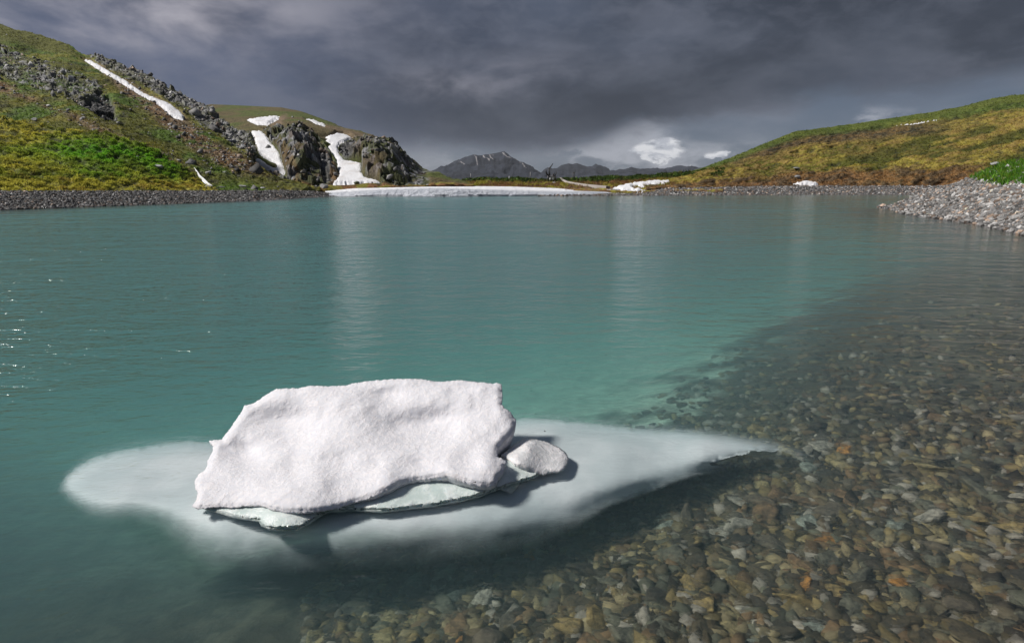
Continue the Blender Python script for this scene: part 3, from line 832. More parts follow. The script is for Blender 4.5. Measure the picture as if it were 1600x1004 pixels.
# ================================================================== ICE
def ice_mat(name, base, rough, sss, bump_amt, grain, tint=None, trans=0.0):
    m, N = new_mat(name)
    co = N.node('ShaderNodeTexCoord', out='Object')
    g = N.noise(co, grain, 4, 0.7); g2 = N.noise(co, grain * 0.18, 4, 0.6); sp_ = N.noise(co, grain * 3.0, 2, 0.7)
    c = N.mixc(N.sstep(g2, 0.35, 0.7), base + (1,), (tint or base) + (1,))
    c = N.mixc(N.sstep(sp_, 0.62, 0.75, 0, 0.35), c, tuple(x * 0.72 for x in base) + (1,))
    hh = N.m('ADD', N.m('ADD', N.m('MULTIPLY', g, 1.0), N.m('MULTIPLY', sp_, 0.5)), N.m('MULTIPLY', N.m('MULTIPLY', N.noise(co, grain * 0.4, 3, 0.6), N.sstep(g2, 0.42, 0.62, 0.0, 1.0)), 1.3))
    bp = N.node('ShaderNodeBump', {'Height': hh, 'Strength': bump_amt, 'Distance': 0.014})
    p = N.node('ShaderNodeBsdfPrincipled', {'Base Color': c, 'Roughness': rough, 'IOR': 1.31, 'Specular IOR Level': 0.5, 'Subsurface Weight': sss, 'Subsurface Radius': (0.05, 0.06, 0.07), 'Subsurface Scale': 0.9, 'Transmission Weight': trans, 'Normal': bp})
    N.node('ShaderNodeOutputMaterial', {'Surface': p}, out=None)
    return m


M_ICE = ice_mat('granular_snow_ice', (0.68, 0.68, 0.72), 0.6, 0.2, 0.42, 150.0, (0.77, 0.75, 0.77))
M_WETICE = ice_mat('wet_glacier_ice', (0.48, 0.56, 0.54), 0.16, 0.3, 0.35, 45.0, (0.68, 0.73, 0.72))
M_FOOT = ice_mat('submerged_ice', (0.66, 0.74, 0.76), 0.5, 0.0, 0.10, 9.0, (0.84, 0.89, 0.91))


def ice_body(name, poly, zf, mat, parent, soft=False, sink=False, spacing=2.4, edge=2.0, rag=0.5, round_px=5, round_z=0.03, rough=1.0, bottom=-0.3, shrink=0.12, seed=1, subm=False):
    pts, faces, nb = patch2d(poly, spacing, edge, rag=rag, seed=seed)
    d = sdf(pts[:, 0], pts[:, 1], pts[:nb])
    z = zf(pts[:, 0], pts[:, 1])
    P = atz(pts[:, 0], pts[:, 1], z)
    if rough:
        z = z + ((fbm(P, 5.0, 2, 3) - 0.5) * 0.018 + (fbm(P, 20.0, 3, 5) - 0.5) * 0.004) * rough
    z = z - round_z * np.exp(-(np.maximum(d, 0) / round_px) ** 2)
    if sink:
        wl = sm(zf(pts[:, 0], pts[:, 1]), 0.03, 0.005) * (1 - sm(d, 0, 5)); z = z * (1 - wl) - 0.014 * wl
    P = atz(pts[:, 0], pts[:, 1], z)
    rings_ = []
    B2 = P[:nb, :2]
    A0 = np.sum(B2[:, 0] * np.roll(B2[:, 1], -1) - np.roll(B2[:, 0], -1) * B2[:, 1])
    tg = np.roll(B2, -6, 0) - np.roll(B2, 6, 0); inn = np.stack([-tg[:, 1], tg[:, 0]], -1) * np.sign(A0); inn /= np.linalg.norm(inn, axis=1)[:, None] + 1e-9
    for fz, sh in ((0.3, 0.15), (0.7, 0.55), (1.0, 1.0)):
        q = P[:nb].copy()
        q[:, :2] += inn * sh * shrink
        q[:, 2] = q[:, 2] * (1 - fz) + bottom * fz
        rings_.append(q)
    V = np.concatenate([P] + rings_); F = [list(f) for f in faces]
    # make top faces point up
    def up(f):
        a, b, c_ = V[f[0]], V[f[1]], V[f[2]]
        return (b[0] - a[0]) * (c_[1] - a[1]) - (b[1] - a[1]) * (c_[0] - a[0]) > 0
    F = [f if up(f) else f[::-1] for f in F]
    prev = list(range(nb)); base = len(P)
    A2 = sum(P[i][0] * P[(i + 1) % nb][1] - P[(i + 1) % nb][0] * P[i][1] for i in range(nb))
    for k in range(3):
        cur = [base + k * nb + i for i in range(nb)]
        for i in range(nb):
            j = (i + 1) % nb
            q = [prev[i], cur[i], cur[j], prev[j]]
            F.append(q if A2 > 0 else q[::-1])
        prev = cur
    F.append(prev[::-1] if A2 > 0 else prev)
    at_ = None
    if soft:                             # rim opacity fades out: the blur of murky water put into the ice
        wdt = 7 + 88 * sm(pts[:, 1], 735, 850) * sm(-pts[:, 0], -1100, -700) + 20 * sm(pts[:, 0], 950, 1260)
        at_ = {'solid': np.concatenate([sm(d, 0, 1.0) * sm(d / wdt, 0.0, 1.0), np.zeros(3 * nb)])}
    me = mesh_from(name, V, F, mat, attrs=at_)
    return link(name, me, parent)


SNOW_OUT = [(327, 688), (347, 686), (365, 661), (376, 645), (382, 633), (396, 630), (414, 618), (432, 607), (450, 606), (465, 606.5), (485, 602), (512, 603), (538, 602), (556, 598), (575, 595), (619, 591.5), (660, 592), (684, 596), (717, 593.5), (745, 596), (770, 599), (776, 597.5), (784, 600.5), (785, 618), (784, 631), (788, 637), (798, 643), (803, 651), (807, 656), (804, 668), (800, 676), (787, 690), (778, 700), (777, 712), (786, 717), (792, 720), (788, 730), (787, 738), (779, 745), (776, 757), (765, 760), (750, 758), (737, 755), (722, 750), (709, 745), (698, 741), (688, 744), (668, 748), (652, 749), (627, 755), (600, 768), (579, 777), (553, 785), (530, 793), (508, 797), (480, 800), (445, 800), (425, 796), (408, 789), (385, 790), (360, 793), (340, 792), (323, 794), (310, 795), (299, 791), (306, 781), (309, 770), (305, 762), (304, 752), (309, 742), (319, 735), (323, 729), (325, 718), (332, 706), (333, 696)]
zsnow = tps([(298, 791, .03), (309, 760, .05), (315, 738, .07), (333, 700, .11), (327, 688, .13), (347, 686, .14), (365, 661, .2), (382, 633, .28), (432, 607, .36), (485, 602, .385), (575, 595, .41), (660, 592, .425), (717, 593.5, .425), (784, 600, .405), (785, 633, .34), (807, 656, .26), (800, 676, .22), (778, 700, .17), (777, 712, .155), (788, 730, .13), (776, 757, .08), (737, 755, .10), (688, 744, .115), (627, 755, .10), (579, 777, .08), (530, 793, .055), (445, 800, .06), (408, 789, .065), (360, 792, .035), (323, 794, .03),
              (420, 770, .095), (455, 760, .115), (500, 753, .125), (600, 742, .14), (700, 732, .15), (760, 726, .155), (425, 750, .095), (460, 741, .10), (520, 733, .115), (590, 725, .127), (660, 719, .138), (730, 713, .15),
              (370, 740, .085), (400, 700, .14), (410, 650, .25), (500, 700, .165), (600, 695, .18), (700, 700, .175), (550, 645, .29), (700, 645, .305), (620, 615, .37)])
DENTS = [(672, 661, 64, 26, 36, .056, -.04), (610, 668, 30, 16, 26, .016, 0), (448, 657, 60, 25, 38, .068, -.05), (384, 704, 28, 16, 26, .056, .05), (352, 700, 12, 9, 14, .010, 0), (606, 617, 28, 12, 20, .030, 0), (540, 636, 50, 20, 24, -.016, -.1), (730, 672, 30, 20, 20, -.012, 0), (560, 690, 60, 16, 20, -.014, 0), (480, 724, 70, 10, 12, .014, -.18), (620, 710, 90, 12, 12, -.010, -.05), (690, 722, 60, 8, 10, .008, 0)]


def z_snow(x, y):
    z = zsnow(x, y)
    for cx_, cy_, rx, rf_, rn_, am, tl in DENTS:      # steep wall at the back, gentle rise in front
        c, s_ = math.cos(tl), math.sin(tl)
        u = (x - cx_) * c + (y - cy_) * s_; v = -(x - cx_) * s_ + (y - cy_) * c
        q = (u / rx) ** 2 + np.where(v > 0, v / rn_, v / rf_) ** 2
        z = z - am * np.exp(-q)
    return z


berg = bpy.data.objects.new('ice_floe', None); COL.objects.link(berg)
berg.location = atz(560, 760, 0.0)
berg['label'] = 'white snow-covered block of ice floating in the turquoise water near the camera'; berg['category'] = 'ice floe'


def reparent(o):
    o.parent = berg; o.matrix_parent_inverse = Matrix.Translation(-Vector(berg.location)); return o


reparent(ice_body('snow_cap', SNOW_OUT, z_snow, M_ICE, None, spacing=2.2, edge=1.8, rag=0.7, round_px=5, round_z=0.014, bottom=0.012, shrink=0.06))
BASE_OUT = [(300, 790), (318, 794), (335, 799), (365, 808), (404, 814), (408, 821), (420, 826), (445, 826.5), (466, 826), (484, 817), (500, 806), (512, 799), (522, 795), (560, 797), (595, 799), (640, 794), (676, 790), (725, 781), (752, 773), (776, 765), (790, 755), (800, 740), (790, 715), (700, 715), (600, 728), (500, 742), (420, 756), (340, 770)]
zb = tps([(300, 790, .0), (335, 799, 0), (404, 814, 0), (420, 826, .0), (466, 826, .0), (500, 806, .0), (560, 797, .0), (640, 794, 0), (725, 781, 0), (776, 765, 0), (800, 740, 0.0), (408, 795, .03), (445, 806, .035), (530, 790, .028), (600, 774, .035), (640, 766, .035), (700, 758, .04), (750, 762, .03), (700, 715, .06), (500, 742, .05), (340, 775, .005)])
reparent(ice_body('wet_ice_edge', BASE_OUT, lambda x, y: zb(x, y) + 0.004, M_WETICE, None, sink=True, spacing=3.0, edge=2.5, rag=0.12, round_px=4, round_z=0.012, rough=0.35, bottom=-0.05, shrink=0.05))
CHUNK = [(783, 710), (795, 700), (806, 692), (818, 683), (829, 683.5), (838, 686), (855, 690), (866, 695), (873, 698), (884, 706), (889, 716), (887, 724), (881, 734), (872, 737), (862, 737), (850, 741), (840, 739), (826, 733), (805, 724)]
zc = tps([(783, 710, .09), (806, 692, .10), (818, 683, .11), (855, 690, .07), (884, 706, .04), (889, 718, .02), (881, 734, .01), (862, 737, .012), (845, 740, .01), (805, 724, .09), (840, 708, .085), (860, 715, .05), (825, 700, .12)])
reparent(ice_body('broken_ice_corner', CHUNK, zc, ice_mat('thin_ice', (0.60, 0.61, 0.62), 0.25, 0.3, 0.5, 70.0, (0.80, 0.78, 0.79)), None, spacing=2.4, edge=1.8, rag=0.6, round_px=3, round_z=0.008, rough=0.35, bottom=-0.05))
LENS = [(786, 716), (800, 716), (815, 718), (828, 723), (840, 731), (846, 738), (838, 745), (820, 751), (800, 757), (776, 766), (770, 758), (778, 745), (786, 735)]
zl = tps([(786, 716, .085), (815, 718, .06), (840, 731, .025), (846, 738, .01), (820, 751, .008), (776, 766, .008), (778, 745, .05), (800, 735, .05)])
reparent(ice_body('ice_rim', LENS, zl, M_WETICE, None, sink=True, spacing=2.6, edge=1.8, rag=0.4, round_px=3, round_z=0.01, rough=0.3, bottom=-0.04))
FOOT_OUT = [(88, 765), (100, 745), (118, 728), (145, 713), (180, 703), (215, 696), (260, 690), (300, 686), (350, 690), (500, 700), (700, 690), (790, 655), (820, 651), (860, 653), (905, 657), (960, 663), (1010, 668), (1060, 667), (1110, 671), (1150, 675), (1190, 682), (1225, 691), (1255, 702), (1277, 714), (1262, 721), (1235, 720), (1200, 721), (1165, 727), (1130, 736), (1100, 742), (1060, 754), (1000, 776), (950, 796), (900, 830), (850, 852), (790, 868), (720, 880), (640, 888), (560, 892), (480, 898), (400, 904), (330, 898), (285, 872), (262, 850), (240, 830), (205, 820), (165, 822), (130, 812), (105, 790)]
zf_ = tps([(90, 765, -.14), (180, 705, -.13), (300, 690, -.1), (140, 815, -.15), (200, 760, -.08), (300, 760, -.055), (240, 828, -.15), (350, 820, -.08), (330, 880, -.20), (500, 820, -.075), (480, 866, -.18), (640, 820, -.085), (640, 872, -.22), (560, 840, -.11), (740, 810, -.09), (800, 795, -.09), (850, 836, -.20), (790, 660, -.12), (860, 700, -.06), (960, 700, -.07), (1000, 740, -.10), (1000, 774, -.17), (1100, 700, -.09), (1130, 734, -.16), (1220, 705, -.14), (1276, 714, -.2), (1060, 668, -.15), (950, 664, -.15), (500, 740, -.08)])


def z_foot(x, y):
    d = sdf(x, y, FOOT_OUT)
    w_ = fbm(np.stack([x * 0.02, y * 0.04, x * 0], -1), 1.0, 3, 5)
    return np.minimum(zf_(x, y), -0.04) - (0.16 - 0.11 * sm(y, 700, 750)) * np.exp(-(np.maximum(d, 0) / (14 + 26 * sm(y, 720, 850))) ** 2) - (w_ - 0.4) * 0.012


ft = M_FOOT.node_tree; NF = NT(ft)
outn = [n_ for n_ in ft.nodes if n_.type == 'OUTPUT_MATERIAL'][0]; prn = [n_ for n_ in ft.nodes if n_.type == 'BSDF_PRINCIPLED'][0]
fa = NF.node('ShaderNodeAttribute', attribute_name='solid', out='Fac')
fn = NF.noise(NF.node('ShaderNodeTexCoord', out='Object'), 7.0, 4, 0.6)
fm = NF.m('ADD', fa, NF.m('MULTIPLY', NF.m('SUBTRACT', fn, 0.5), NF.m('MULTIPLY', NF.m('MULTIPLY', fa, NF.m('SUBTRACT', 1.0, fa)), 2.0)), clamp=True)
ft.links.new(NF.node('ShaderNodeMixShader', {0: fm, 1: NF.node('ShaderNodeBsdfTransparent'), 2: prn.outputs[0]}), outn.inputs[0])
reparent(ice_body('submerged_foot', FOOT_OUT, z_foot, M_FOOT, None, soft=True, spacing=6.0, edge=5.0, rag=0.5, round_px=8, round_z=0.0, rough=0.15, bottom=-0.9, shrink=0.18))


# ================================================================== SNOWFIELDS
def snowfield(key, sheet, label, group, thick=0.35, seed=0, name='snow_patch', cat='snow patch', poly=None, mat=None):
    poly = poly or SNOW[key]
    span = max(max(p[0] for p in poly) - min(p[0] for p in poly), 30)
    pts, faces, nb = patch2d(poly, (2.2, 1.5), 1.4, rag=1.0, seed=seed)
    B, Nn = sheet.base_at(pts[:, 0], pts[:, 1])
    d = sdf(pts[:, 0], pts[:, 1], pts[:nb])
    off = -0.42 + (thick + 0.42) * sm(d, -0.5, 2.2) + (fbm(B, 0.3, 3, seed) - 0.5) * 0.5 * sm(d, 0, 4)
    V = B + Nn * off[:, None]
    V2 = B[:nb] - Nn[:nb] * 1.2
    F = []
    for f in faces:
        f = list(f); a, b, c = V[f[0]], V[f[1]], V[f[2]]
        if np.dot(np.cross(b - a, c - a), Nn[f[0]]) < 0: f = f[::-1]
        F.append(f)
    k = len(V)
    for i in range(nb):
        j = (i + 1) % nb; F.append([i, k + i, k + j, j])
    o = link(name, mesh_from(name, np.concatenate([V, V2]), F, mat or M_SNOW), None, label=label, category=cat)
    if group: o['group'] = group
    return o


G_SN = 'snow patches left on the hills'
snowfield('chute', lh, 'long narrow diagonal strip of snow running down the tall left hillside', G_SN, seed=1)
snowfield('gully', bh, 'broad tilted snow patch with a rock island in the left gully of the crags', G_SN, seed=2)
snowfield('couloir', bh, 'large hourglass-shaped snowfield between the two dark crags above the far shore', G_SN, seed=3)
snowfield('upper_left', bh, 'wedge-shaped snow patch high on the second hill above the crags, nearer the left hill', G_SN, seed=4)
snowfield('upper_right', bh, 'small slanting snow patch near the skyline of the second hill', G_SN, seed=5)
snowfield('ridge', rh, 'thin line of snow just below the crest of the right hill', G_SN, seed=6, thick=0.3)
snowfield('foot', rh, 'small low snow patch at the foot of the right hill above the gravel beach', G_SN, seed=7)
snowfield(None, lh, 'tiny snow scrap at the end of the left beach beside the boulders', G_SN, seed=8, poly=[(476, 291), (486, 290), (500, 290.5), (506, 292.5), (498, 294), (484, 293.5)], thick=0.5)
snowfield(None, mf, 'smooth tongue of snow lying on the moraine at the right end of the far snowbank', G_SN, seed=9,
          poly=[(950, 296), (968, 291), (985, 287), (1005, 283.5), (1025, 282), (1045, 281.5), (1051, 284.5), (1047, 289), (1030, 291.5), (1008, 292.5), (988, 294), (1000, 295), (1014, 298), (1005, 300), (975, 299)], thick=0.5)
# snowbank on the far shore
A_ = [(508, 306), (545, 306.6), (700, 306.8), (780, 306), (850, 305), (950, 304), (1016, 301.5)]
B_ = [(508, 303), (545, 301.5), (600, 297.3), (670, 295), (720, 295.5), (760, 298), (800, 300), (870, 301), (930, 299.5), (1016, 299.5)]
C_ = [(508, 292.5), (560, 291), (700, 290.5), (800, 291.5), (870, 294), (905, 297.5), (930, 297.8), (960, 295), (1016, 298)]
Aw = wline(A_)
sb = Sheet([[(x, y, Y * 0.995) for x, y, Y in Aw], [(x, y, L(Aw, x, 2) + 2.5) for x, y in B_], [(x, y, L(Aw, x, 2) + 8.0) for x, y in [(508, 299), (560, 296), (670, 293.2), (760, 294.6), (800, 295.2), (870, 297), (930, 298.5), (1016, 298.6)]], [(x, y, 118.0) for x, y in C_]], 508, 1016, 1.0, [14, 8, 12])
q = fbm(sb.P * np.array([1, 1, 3.0]), 0.9, 4, 3)
rows_ = np.arange(sb.nr)[:, None]
dsp = (q - 0.5) * 0.45 * sm(-rows_, -22, -10) + (rows_ < 3) * (-0.35) * (fbm(sb.P, 0.25, 2, 8) > 0.5)
V = sb.P + sb.N * 0
V = V + np.array([0, -1.0, 0.2]) * dsp[..., None]
bk = V[-1].copy(); bk[:, 2] -= 1.5; bk[:, 1] += 0.5
fr = V[0].copy(); fr[:, 2] -= 0.8; fr[:, 1] += 1.0
V = np.concatenate([fr[None], V, bk[None]])
facec = np.ones(V.shape); fr_f = sm(-np.arange(V.shape[0]).astype(float), -23, -16)[:, None] * np.ones((1, V.shape[1]))
facec = mixa(facec, np.array([0.40, 0.43, 0.48]), fr_f * (0.75 + 0.5 * (fbm(V, 0.8, 3, 6) - 0.5)))  # front rows greyed: shade painted into the colour of a dirty face
snowbank = link('snowbank', mesh_from('snowbank', V, grid_faces(V.shape[0], V.shape[1]), mat_snow('shore_snow', 1.2, (0.84, 0.85, 0.88), (0.42, 0.42, 0.42), 0.25, 0.5), col=facec), None, label='long low snowbank with a dirty front painted in grey shade along the far shore', category='snowbank')


# ================================================================== LOOSE STONES
def ico(sub):
    b = bmesh.new(); bmesh.ops.create_icosphere(b, subdivisions=sub, radius=1.0)
    v = np.array([tuple(x.co) for x in b.verts]); f = np.array([[x.index for x in q.verts] for q in b.faces]); b.free(); return v, f


ICO1 = ico(1); ICO2 = ico(2)
CUBE = (np.array([(x, y, z) for x in (-.8, .8) for y in (-.8, .8) for z in (-.8, .8)], float), np.array([(0, 1, 3), (0, 3, 2), (4, 6, 7), (4, 7, 5), (0, 4, 5), (0, 5, 1), (2, 3, 7), (2, 7, 6), (0, 2, 6), (0, 6, 4), (1, 5, 7), (1, 7, 3)]))


def rotmats(n, tilt=0.6):
    a = rng.uniform(0, 2 * np.pi, n); b = rng.normal(0, tilt, n); c = rng.normal(0, tilt, n)
    ca, sa, cb, sb_, cc, sc = np.cos(a), np.sin(a), np.cos(b), np.sin(b), np.cos(c), np.sin(c)
    Rz = np.zeros((n, 3, 3)); Rz[:, 0, 0] = ca; Rz[:, 0, 1] = -sa; Rz[:, 1, 0] = sa; Rz[:, 1, 1] = ca; Rz[:, 2, 2] = 1
    Rx = np.zeros((n, 3, 3)); Rx[:, 0, 0] = 1; Rx[:, 1, 1] = cb; Rx[:, 1, 2] = -sb_; Rx[:, 2, 1] = sb_; Rx[:, 2, 2] = cb
    Ry = np.zeros((n, 3, 3)); Ry[:, 1, 1] = 1; Ry[:, 0, 0] = cc; Ry[:, 0, 2] = sc; Ry[:, 2, 0] = -sc; Ry[:, 2, 2] = cc
    return Rz @ Rx @ Ry


def stones(name, P, size, cols, mat, base=ICO1, flat=0.55, jag=0.22, tilt=0.5, parent=None, **props):
    v, f = base; n = len(P); k = len(v)
    sc = np.stack([rng.uniform(0.75, 1.35, n), rng.uniform(0.6, 1.0, n), rng.uniform(flat * 0.7, flat * 1.3, n)], -1) * size[:, None]
    vv = v[None] * (1 + rng.uniform(-jag, jag, (n, k, 1))) * sc[:, None, :]
    vv = np.einsum('nij,nkj->nki', rotmats(n, tilt), vv) + P[:, None, :]
    F = (f[None] + (np.arange(n) * k)[:, None, None]).reshape(-1, 3)
    C = np.repeat(cols[:, None, :], k, 1).reshape(-1, 3)
    me = mesh_from(name, vv.reshape(-1, 3), F, mat, C, smooth=False)
    o = link(name, me, parent); o['kind'] = 'stuff'
    for k_, v_ in props.items(): o[k_] = v_
    return o


def sample_sheet(sh, n, mask=None, disp=None):
    w = np.abs(np.gradient(sh.py, axis=0)) if mask is None else mask * np.abs(np.gradient(sh.py, axis=0))
    vis = (sh.pxg > -60) & (sh.pxg < 1680)
    w = (w * vis).ravel(); w = w / w.sum()
    i = rng.choice(len(w), n, p=w)
    r, c = np.unravel_index(i, sh.py.shape)
    P = sh.P[r, c] + (sh.N[r, c] * disp[r, c][:, None] if disp is not None else 0)
    P = P + rng.uniform(-0.5, 0.5, (n, 1)) * (sh.P[r, np.minimum(c + 1, sh.nc - 1)] - sh.P[r, c])
    return P, r, c


def greys(n, base=0.17, var=0.6, warm=0.1):
    g = base * np.exp(rng.normal(0, var, n))[:, None] * np.array([1.0, 0.98, 0.96])
    h = rng.uniform(0, 1, n)[:, None]
    g = np.where(h < warm, g * np.array([1.25, 0.95, 0.75]), g)
    return np.clip(g, 0.02, 0.6)


P_, r_, c_ = sample_sheet(sp, 18000)
P_[:, 2] += 0.03
stones('cobbles', P_, rng.uniform(0.05, 0.16, len(P_)) * (1 + 0.7 * (rng.uniform(0, 1, len(P_)) > 0.93)), greys(len(P_), 0.16, 0.6, 0.16), M_STONE, tilt=0.5, parent=spit)
P_, r_, c_ = sample_sheet(bl, 11000)
stones('shingle', P_, rng.uniform(0.06, 0.2, len(P_)), greys(len(P_), 0.085, 0.75, 0.1), M_STONE, parent=beach_left)
P_, r_, c_ = sample_sheet(br, 7000)
stones('shingle', P_, rng.uniform(0.1, 0.3, len(P_)), greys(len(P_), 0.14, 0.6, 0.2), M_STONE, parent=beach_right)
P_, r_, c_ = sample_sheet(lh, 3200, (np.clip(z_rockA * (0.35) + z_rockB * 0.6 + z_scree * 0.25 + 0.015, 0, 1) * (1 - snow_mask(lh.pxg, lh.py, ['chute'], 2.5))), lh.disp)
stones('rock_debris', P_, np.clip(np.exp(rng.normal(math.log(0.13), 0.6, len(P_))), 0.1, 1.1), greys(len(P_), 0.17, 0.55, 0.15), M_STONE, base=CUBE, jag=0.45, flat=0.7, tilt=0.8, parent=hill_left)
bh_disp = disp_bh
P_, r_, c_ = sample_sheet(bh, 700, np.clip(crag_bh * 0.8 + 0.01, 0, 1) * (1 - snow_mask(bh.pxg, bh.py, ['gully', 'couloir', 'upper_left', 'upper_right'], 2.5)) * sm(-bh.py, -292, -288), bh_disp)
stones('rock_debris', P_, np.clip(np.exp(rng.normal(math.log(0.2), 0.5, len(P_))), 0.15, 1.3), greys(len(P_), 0.15, 0.5, 0.1), M_STONE, base=CUBE, jag=0.45, flat=0.75, tilt=0.8, parent=hill_back)


# ---- stones under water
m, N = new_mat('wet_river_stone')
oi = N.node('ShaderNodeObjectInfo', out='Random')
co = N.node('ShaderNodeTexCoord', out='Object')
cr = N.ramp(oi, [(0.0, (0.05, 0.040, 0.024)), (0.18, (0.34, 0.24, 0.09)), (0.32, (0.08, 0.06, 0.03)), (0.44, (0.38, 0.30, 0.14)), (0.56, (0.15, 0.14, 0.095)), (0.70, (0.23, 0.14, 0.065)), (0.79, (0.42, 0.38, 0.30)), (0.84, (0.14, 0.11, 0.07)), (0.92, (0.30, 0.32, 0.26)), (0.975, (0.50, 0.23, 0.05))], 'CONSTANT')
nn = N.noise(co, 3.0, 6, 0.7)
cc = N.vm('SCALE', cr); N.put(cc.node.inputs[3], N.sstep(nn, 0.34, 0.66, 0.28, 1.3))
bp = N.node('ShaderNodeBump', {'Height': nn, 'Strength': 0.5, 'Distance': 0.1})
p = N.node('ShaderNodeBsdfPrincipled', {'Base Color': cc, 'Roughness': 0.6, 'Normal': bp})
N.node('ShaderNodeOutputMaterial', {'Surface': p}, out=None)
M_WET = m
variants = []
for k in range(12):
    v, f = ico(3)
    q = v + 3.7 * k
    ang = np.array([0.95, 0.7, 0.40])
    for _ in range(12):                  # cut facets
        dn = rng.normal(0, 1, 3); dn /= np.linalg.norm(dn); t = v @ dn; lim = rng.uniform(0.42, 0.8)
        v = v - np.maximum(t - lim, 0)[:, None] * dn
    v = v * (1 + (fbm(q, 1.8, 4, 3)[:, None] - 0.5) * 0.55) * ang
    variants.append(mesh_from('stone', v, f, M_WET, smooth=False))
n_try = 34000
sx_ = rng.uniform(480, 1700, n_try); sy_ = rng.uniform(420, 1080, n_try)
W0 = atz(sx_, sy_, 0.0)
# continue the view ray to the bed so that they fill the picture evenly
zb_ = bed_s(W0[:, 0], W0[:, 1]); W1 = atz(sx_, sy_, zb_); zb_ = bed_s(W1[:, 0], W1[:, 1]); W1 = atz(sx_, sy_, zb_)
zz = bed_s(W1[:, 0], W1[:, 1])
ok = (zz > -1.05) & (zz < -0.03) & (W1[:, 1] > 1.2)
W1 = W1[ok]; zz = zz[ok]; W1[:, 2] = zz
size = np.exp(rng.normal(math.log(0.037), 0.55, len(W1))); size = np.clip(size, 0.015, 0.14)
pix = size / W1[:, 1]
order = np.argsort(-pix)
big, taken = [], []
for i in order:
    p_ = W1[i]
    if all((p_[0] - a[0]) ** 2 + (p_[1] - a[1]) ** 2 > ((size[i] + s_) * 0.62) ** 2 for a, s_ in taken):
        taken.append((p_, size[i])); big.append(i)
    if len(big) >= 300: break
bigset = set(big)
for j, i in enumerate(big):
    o = bpy.data.objects.new('stone', variants[j % 12]); COL.objects.link(o); o.parent = lake_bed
    s_ = size[i]
    o.location = (W1[i, 0], W1[i, 1], W1[i, 2] + s_ * 0.12)
    o.scale = (s_ * random.uniform(0.85, 1.3), s_ * random.uniform(0.8, 1.1), s_ * random.uniform(0.7, 1.2))
    o.rotation_euler = (random.gauss(0, 0.25), random.gauss(0, 0.25), random.uniform(0, 6.28))
rest = np.array([i for i in order if i not in bigset])[:17000]
pal = np.array([(0.035, 0.028, 0.017), (0.27, 0.20, 0.085), (0.07, 0.055, 0.03), (0.30, 0.24, 0.13), (0.13, 0.125, 0.085), (0.19, 0.12, 0.06), (0.34, 0.30, 0.24), (0.11, 0.09, 0.055), (0.15, 0.11, 0.06), (0.05, 0.04, 0.028)])
cols = pal[rng.integers(0, len(pal), len(rest))] * rng.uniform(0.5, 1.15, (len(rest), 1))
stones('pebbles', W1[rest] + np.array([0, 0, 0.005]), np.minimum(size[rest], 0.09) * 0.9, cols, M_STONE, base=ICO1, flat=0.4, jag=0.3, tilt=0.35, parent=lake_bed)


# ================================================================== BOULDERS
def boulder_mesh(seed, elong=(1.2, 0.9, 0.7)):
    v, f = ico(3); q = v + seed * 2.3
    r = np.random.default_rng(seed)
    for _ in range(9):
        dn = r.normal(0, 1, 3); dn /= np.linalg.norm(dn); t = v @ dn; lim = r.uniform(0.5, 0.8)
        v = v - np.maximum(t - lim, 0)[:, None] * dn
    v = v * (1 + (fbm(q, 1.8, 4, 5)[:, None] - 0.5) * 0.4) * np.array(elong)
    return v, f


def boulder(px_, py_, wpx, sheet, label, tone=1.0, seed=0, elong=(1.2, 0.9, 0.7), tint=(1, 1, 1), group='boulders around the lake'):
    B, Nn = sheet.base_at(np.array([px_]), np.array([py_]))
    b = B[0]; s_ = wpx / FPX * b[1] / 2 / elong[0]
    v, f = boulder_mesh(seed + 5, elong)
    c = np.ones((len(v), 3)) * 0.28 * tone * np.array(tint)
    c *= (0.75 + 0.5 * fbm(v + seed, 2.5, 3, 4))[:, None]
    me = mesh_from('boulder', v * s_, f, M_STONE, c, smooth=False)
    o = link('boulder', me, None, label=label, category='boulder', group=group)
    o.location = tuple(b + np.array([0, 0, s_ * 0.25])); o.rotation_euler = (0, 0, random.uniform(-.4, .4))
    return o


boulder(246, 262, 16, mo, 'white-streaked grey boulder set in the green mound', 1.25, 1)
boulder(214, 246, 6, mo, 'small pale boulder on the green mound above the white-streaked one', 1.6, 2)
boulder(62, 226, 9, mo, 'flat pale boulder in yellow grass on the left part of the green mound', 1.5, 3, (1.4, .9, .4))
boulder(124, 217, 10, mo, 'long thin pale slab on the top of the green mound', 1.4, 4, (1.6, .8, .3))
boulder(10, 291, 9, mo, 'pale boulder at the foot of the mound at the extreme left', 1.4, 5, (1.4, .9, .5))
boulder(298, 257, 20, lh, 'dark overhanging boulder at the top of the little stream', 0.45, 6)
boulder(327, 294, 15, bl, 'light-topped dark boulder where the little stream reaches the beach', 0.9, 7, (1.4, .9, .6))
boulder(346, 293, 12, lh, 'low flat grey boulder right of the stream mouth', 1.2, 8, (1.6, .8, .35))
boulder(380, 292, 13, lh, 'pale broken boulder halfway along the left beach top', 1.3, 9, (1.5, .9, .5))
boulder(411, 294, 9, lh, 'small white flat boulder at the top of the left beach', 1.5, 10, (1.5, .9, .4))
boulder(464, 291, 8, lh, 'small dark boulder before the snow scrap on the left beach', 0.7, 11)
boulder(492, 294, 13, lh, 'dark low boulder beside the tall rounded one at the end of the left beach', 0.35, 12, (1.5, .9, .6))
boulder(507, 294, 16, lh, 'rounded grey boulder standing at the left end of the snowbank', 0.7, 13, (1.15, 1, .95))
boulder(471, 278, 17, bh, 'big grey boulder at the foot of the left crag', 0.75, 14, (1.1, 1, 1))
boulder(486, 282, 12, bh, 'smaller grey boulder leaning by the big one at the foot of the left crag', 0.6, 15)
boulder(419, 232, 9, bh, 'dark rock sticking out of the middle of the gully snow patch', 0.5, 16, (1, .9, 1.0))
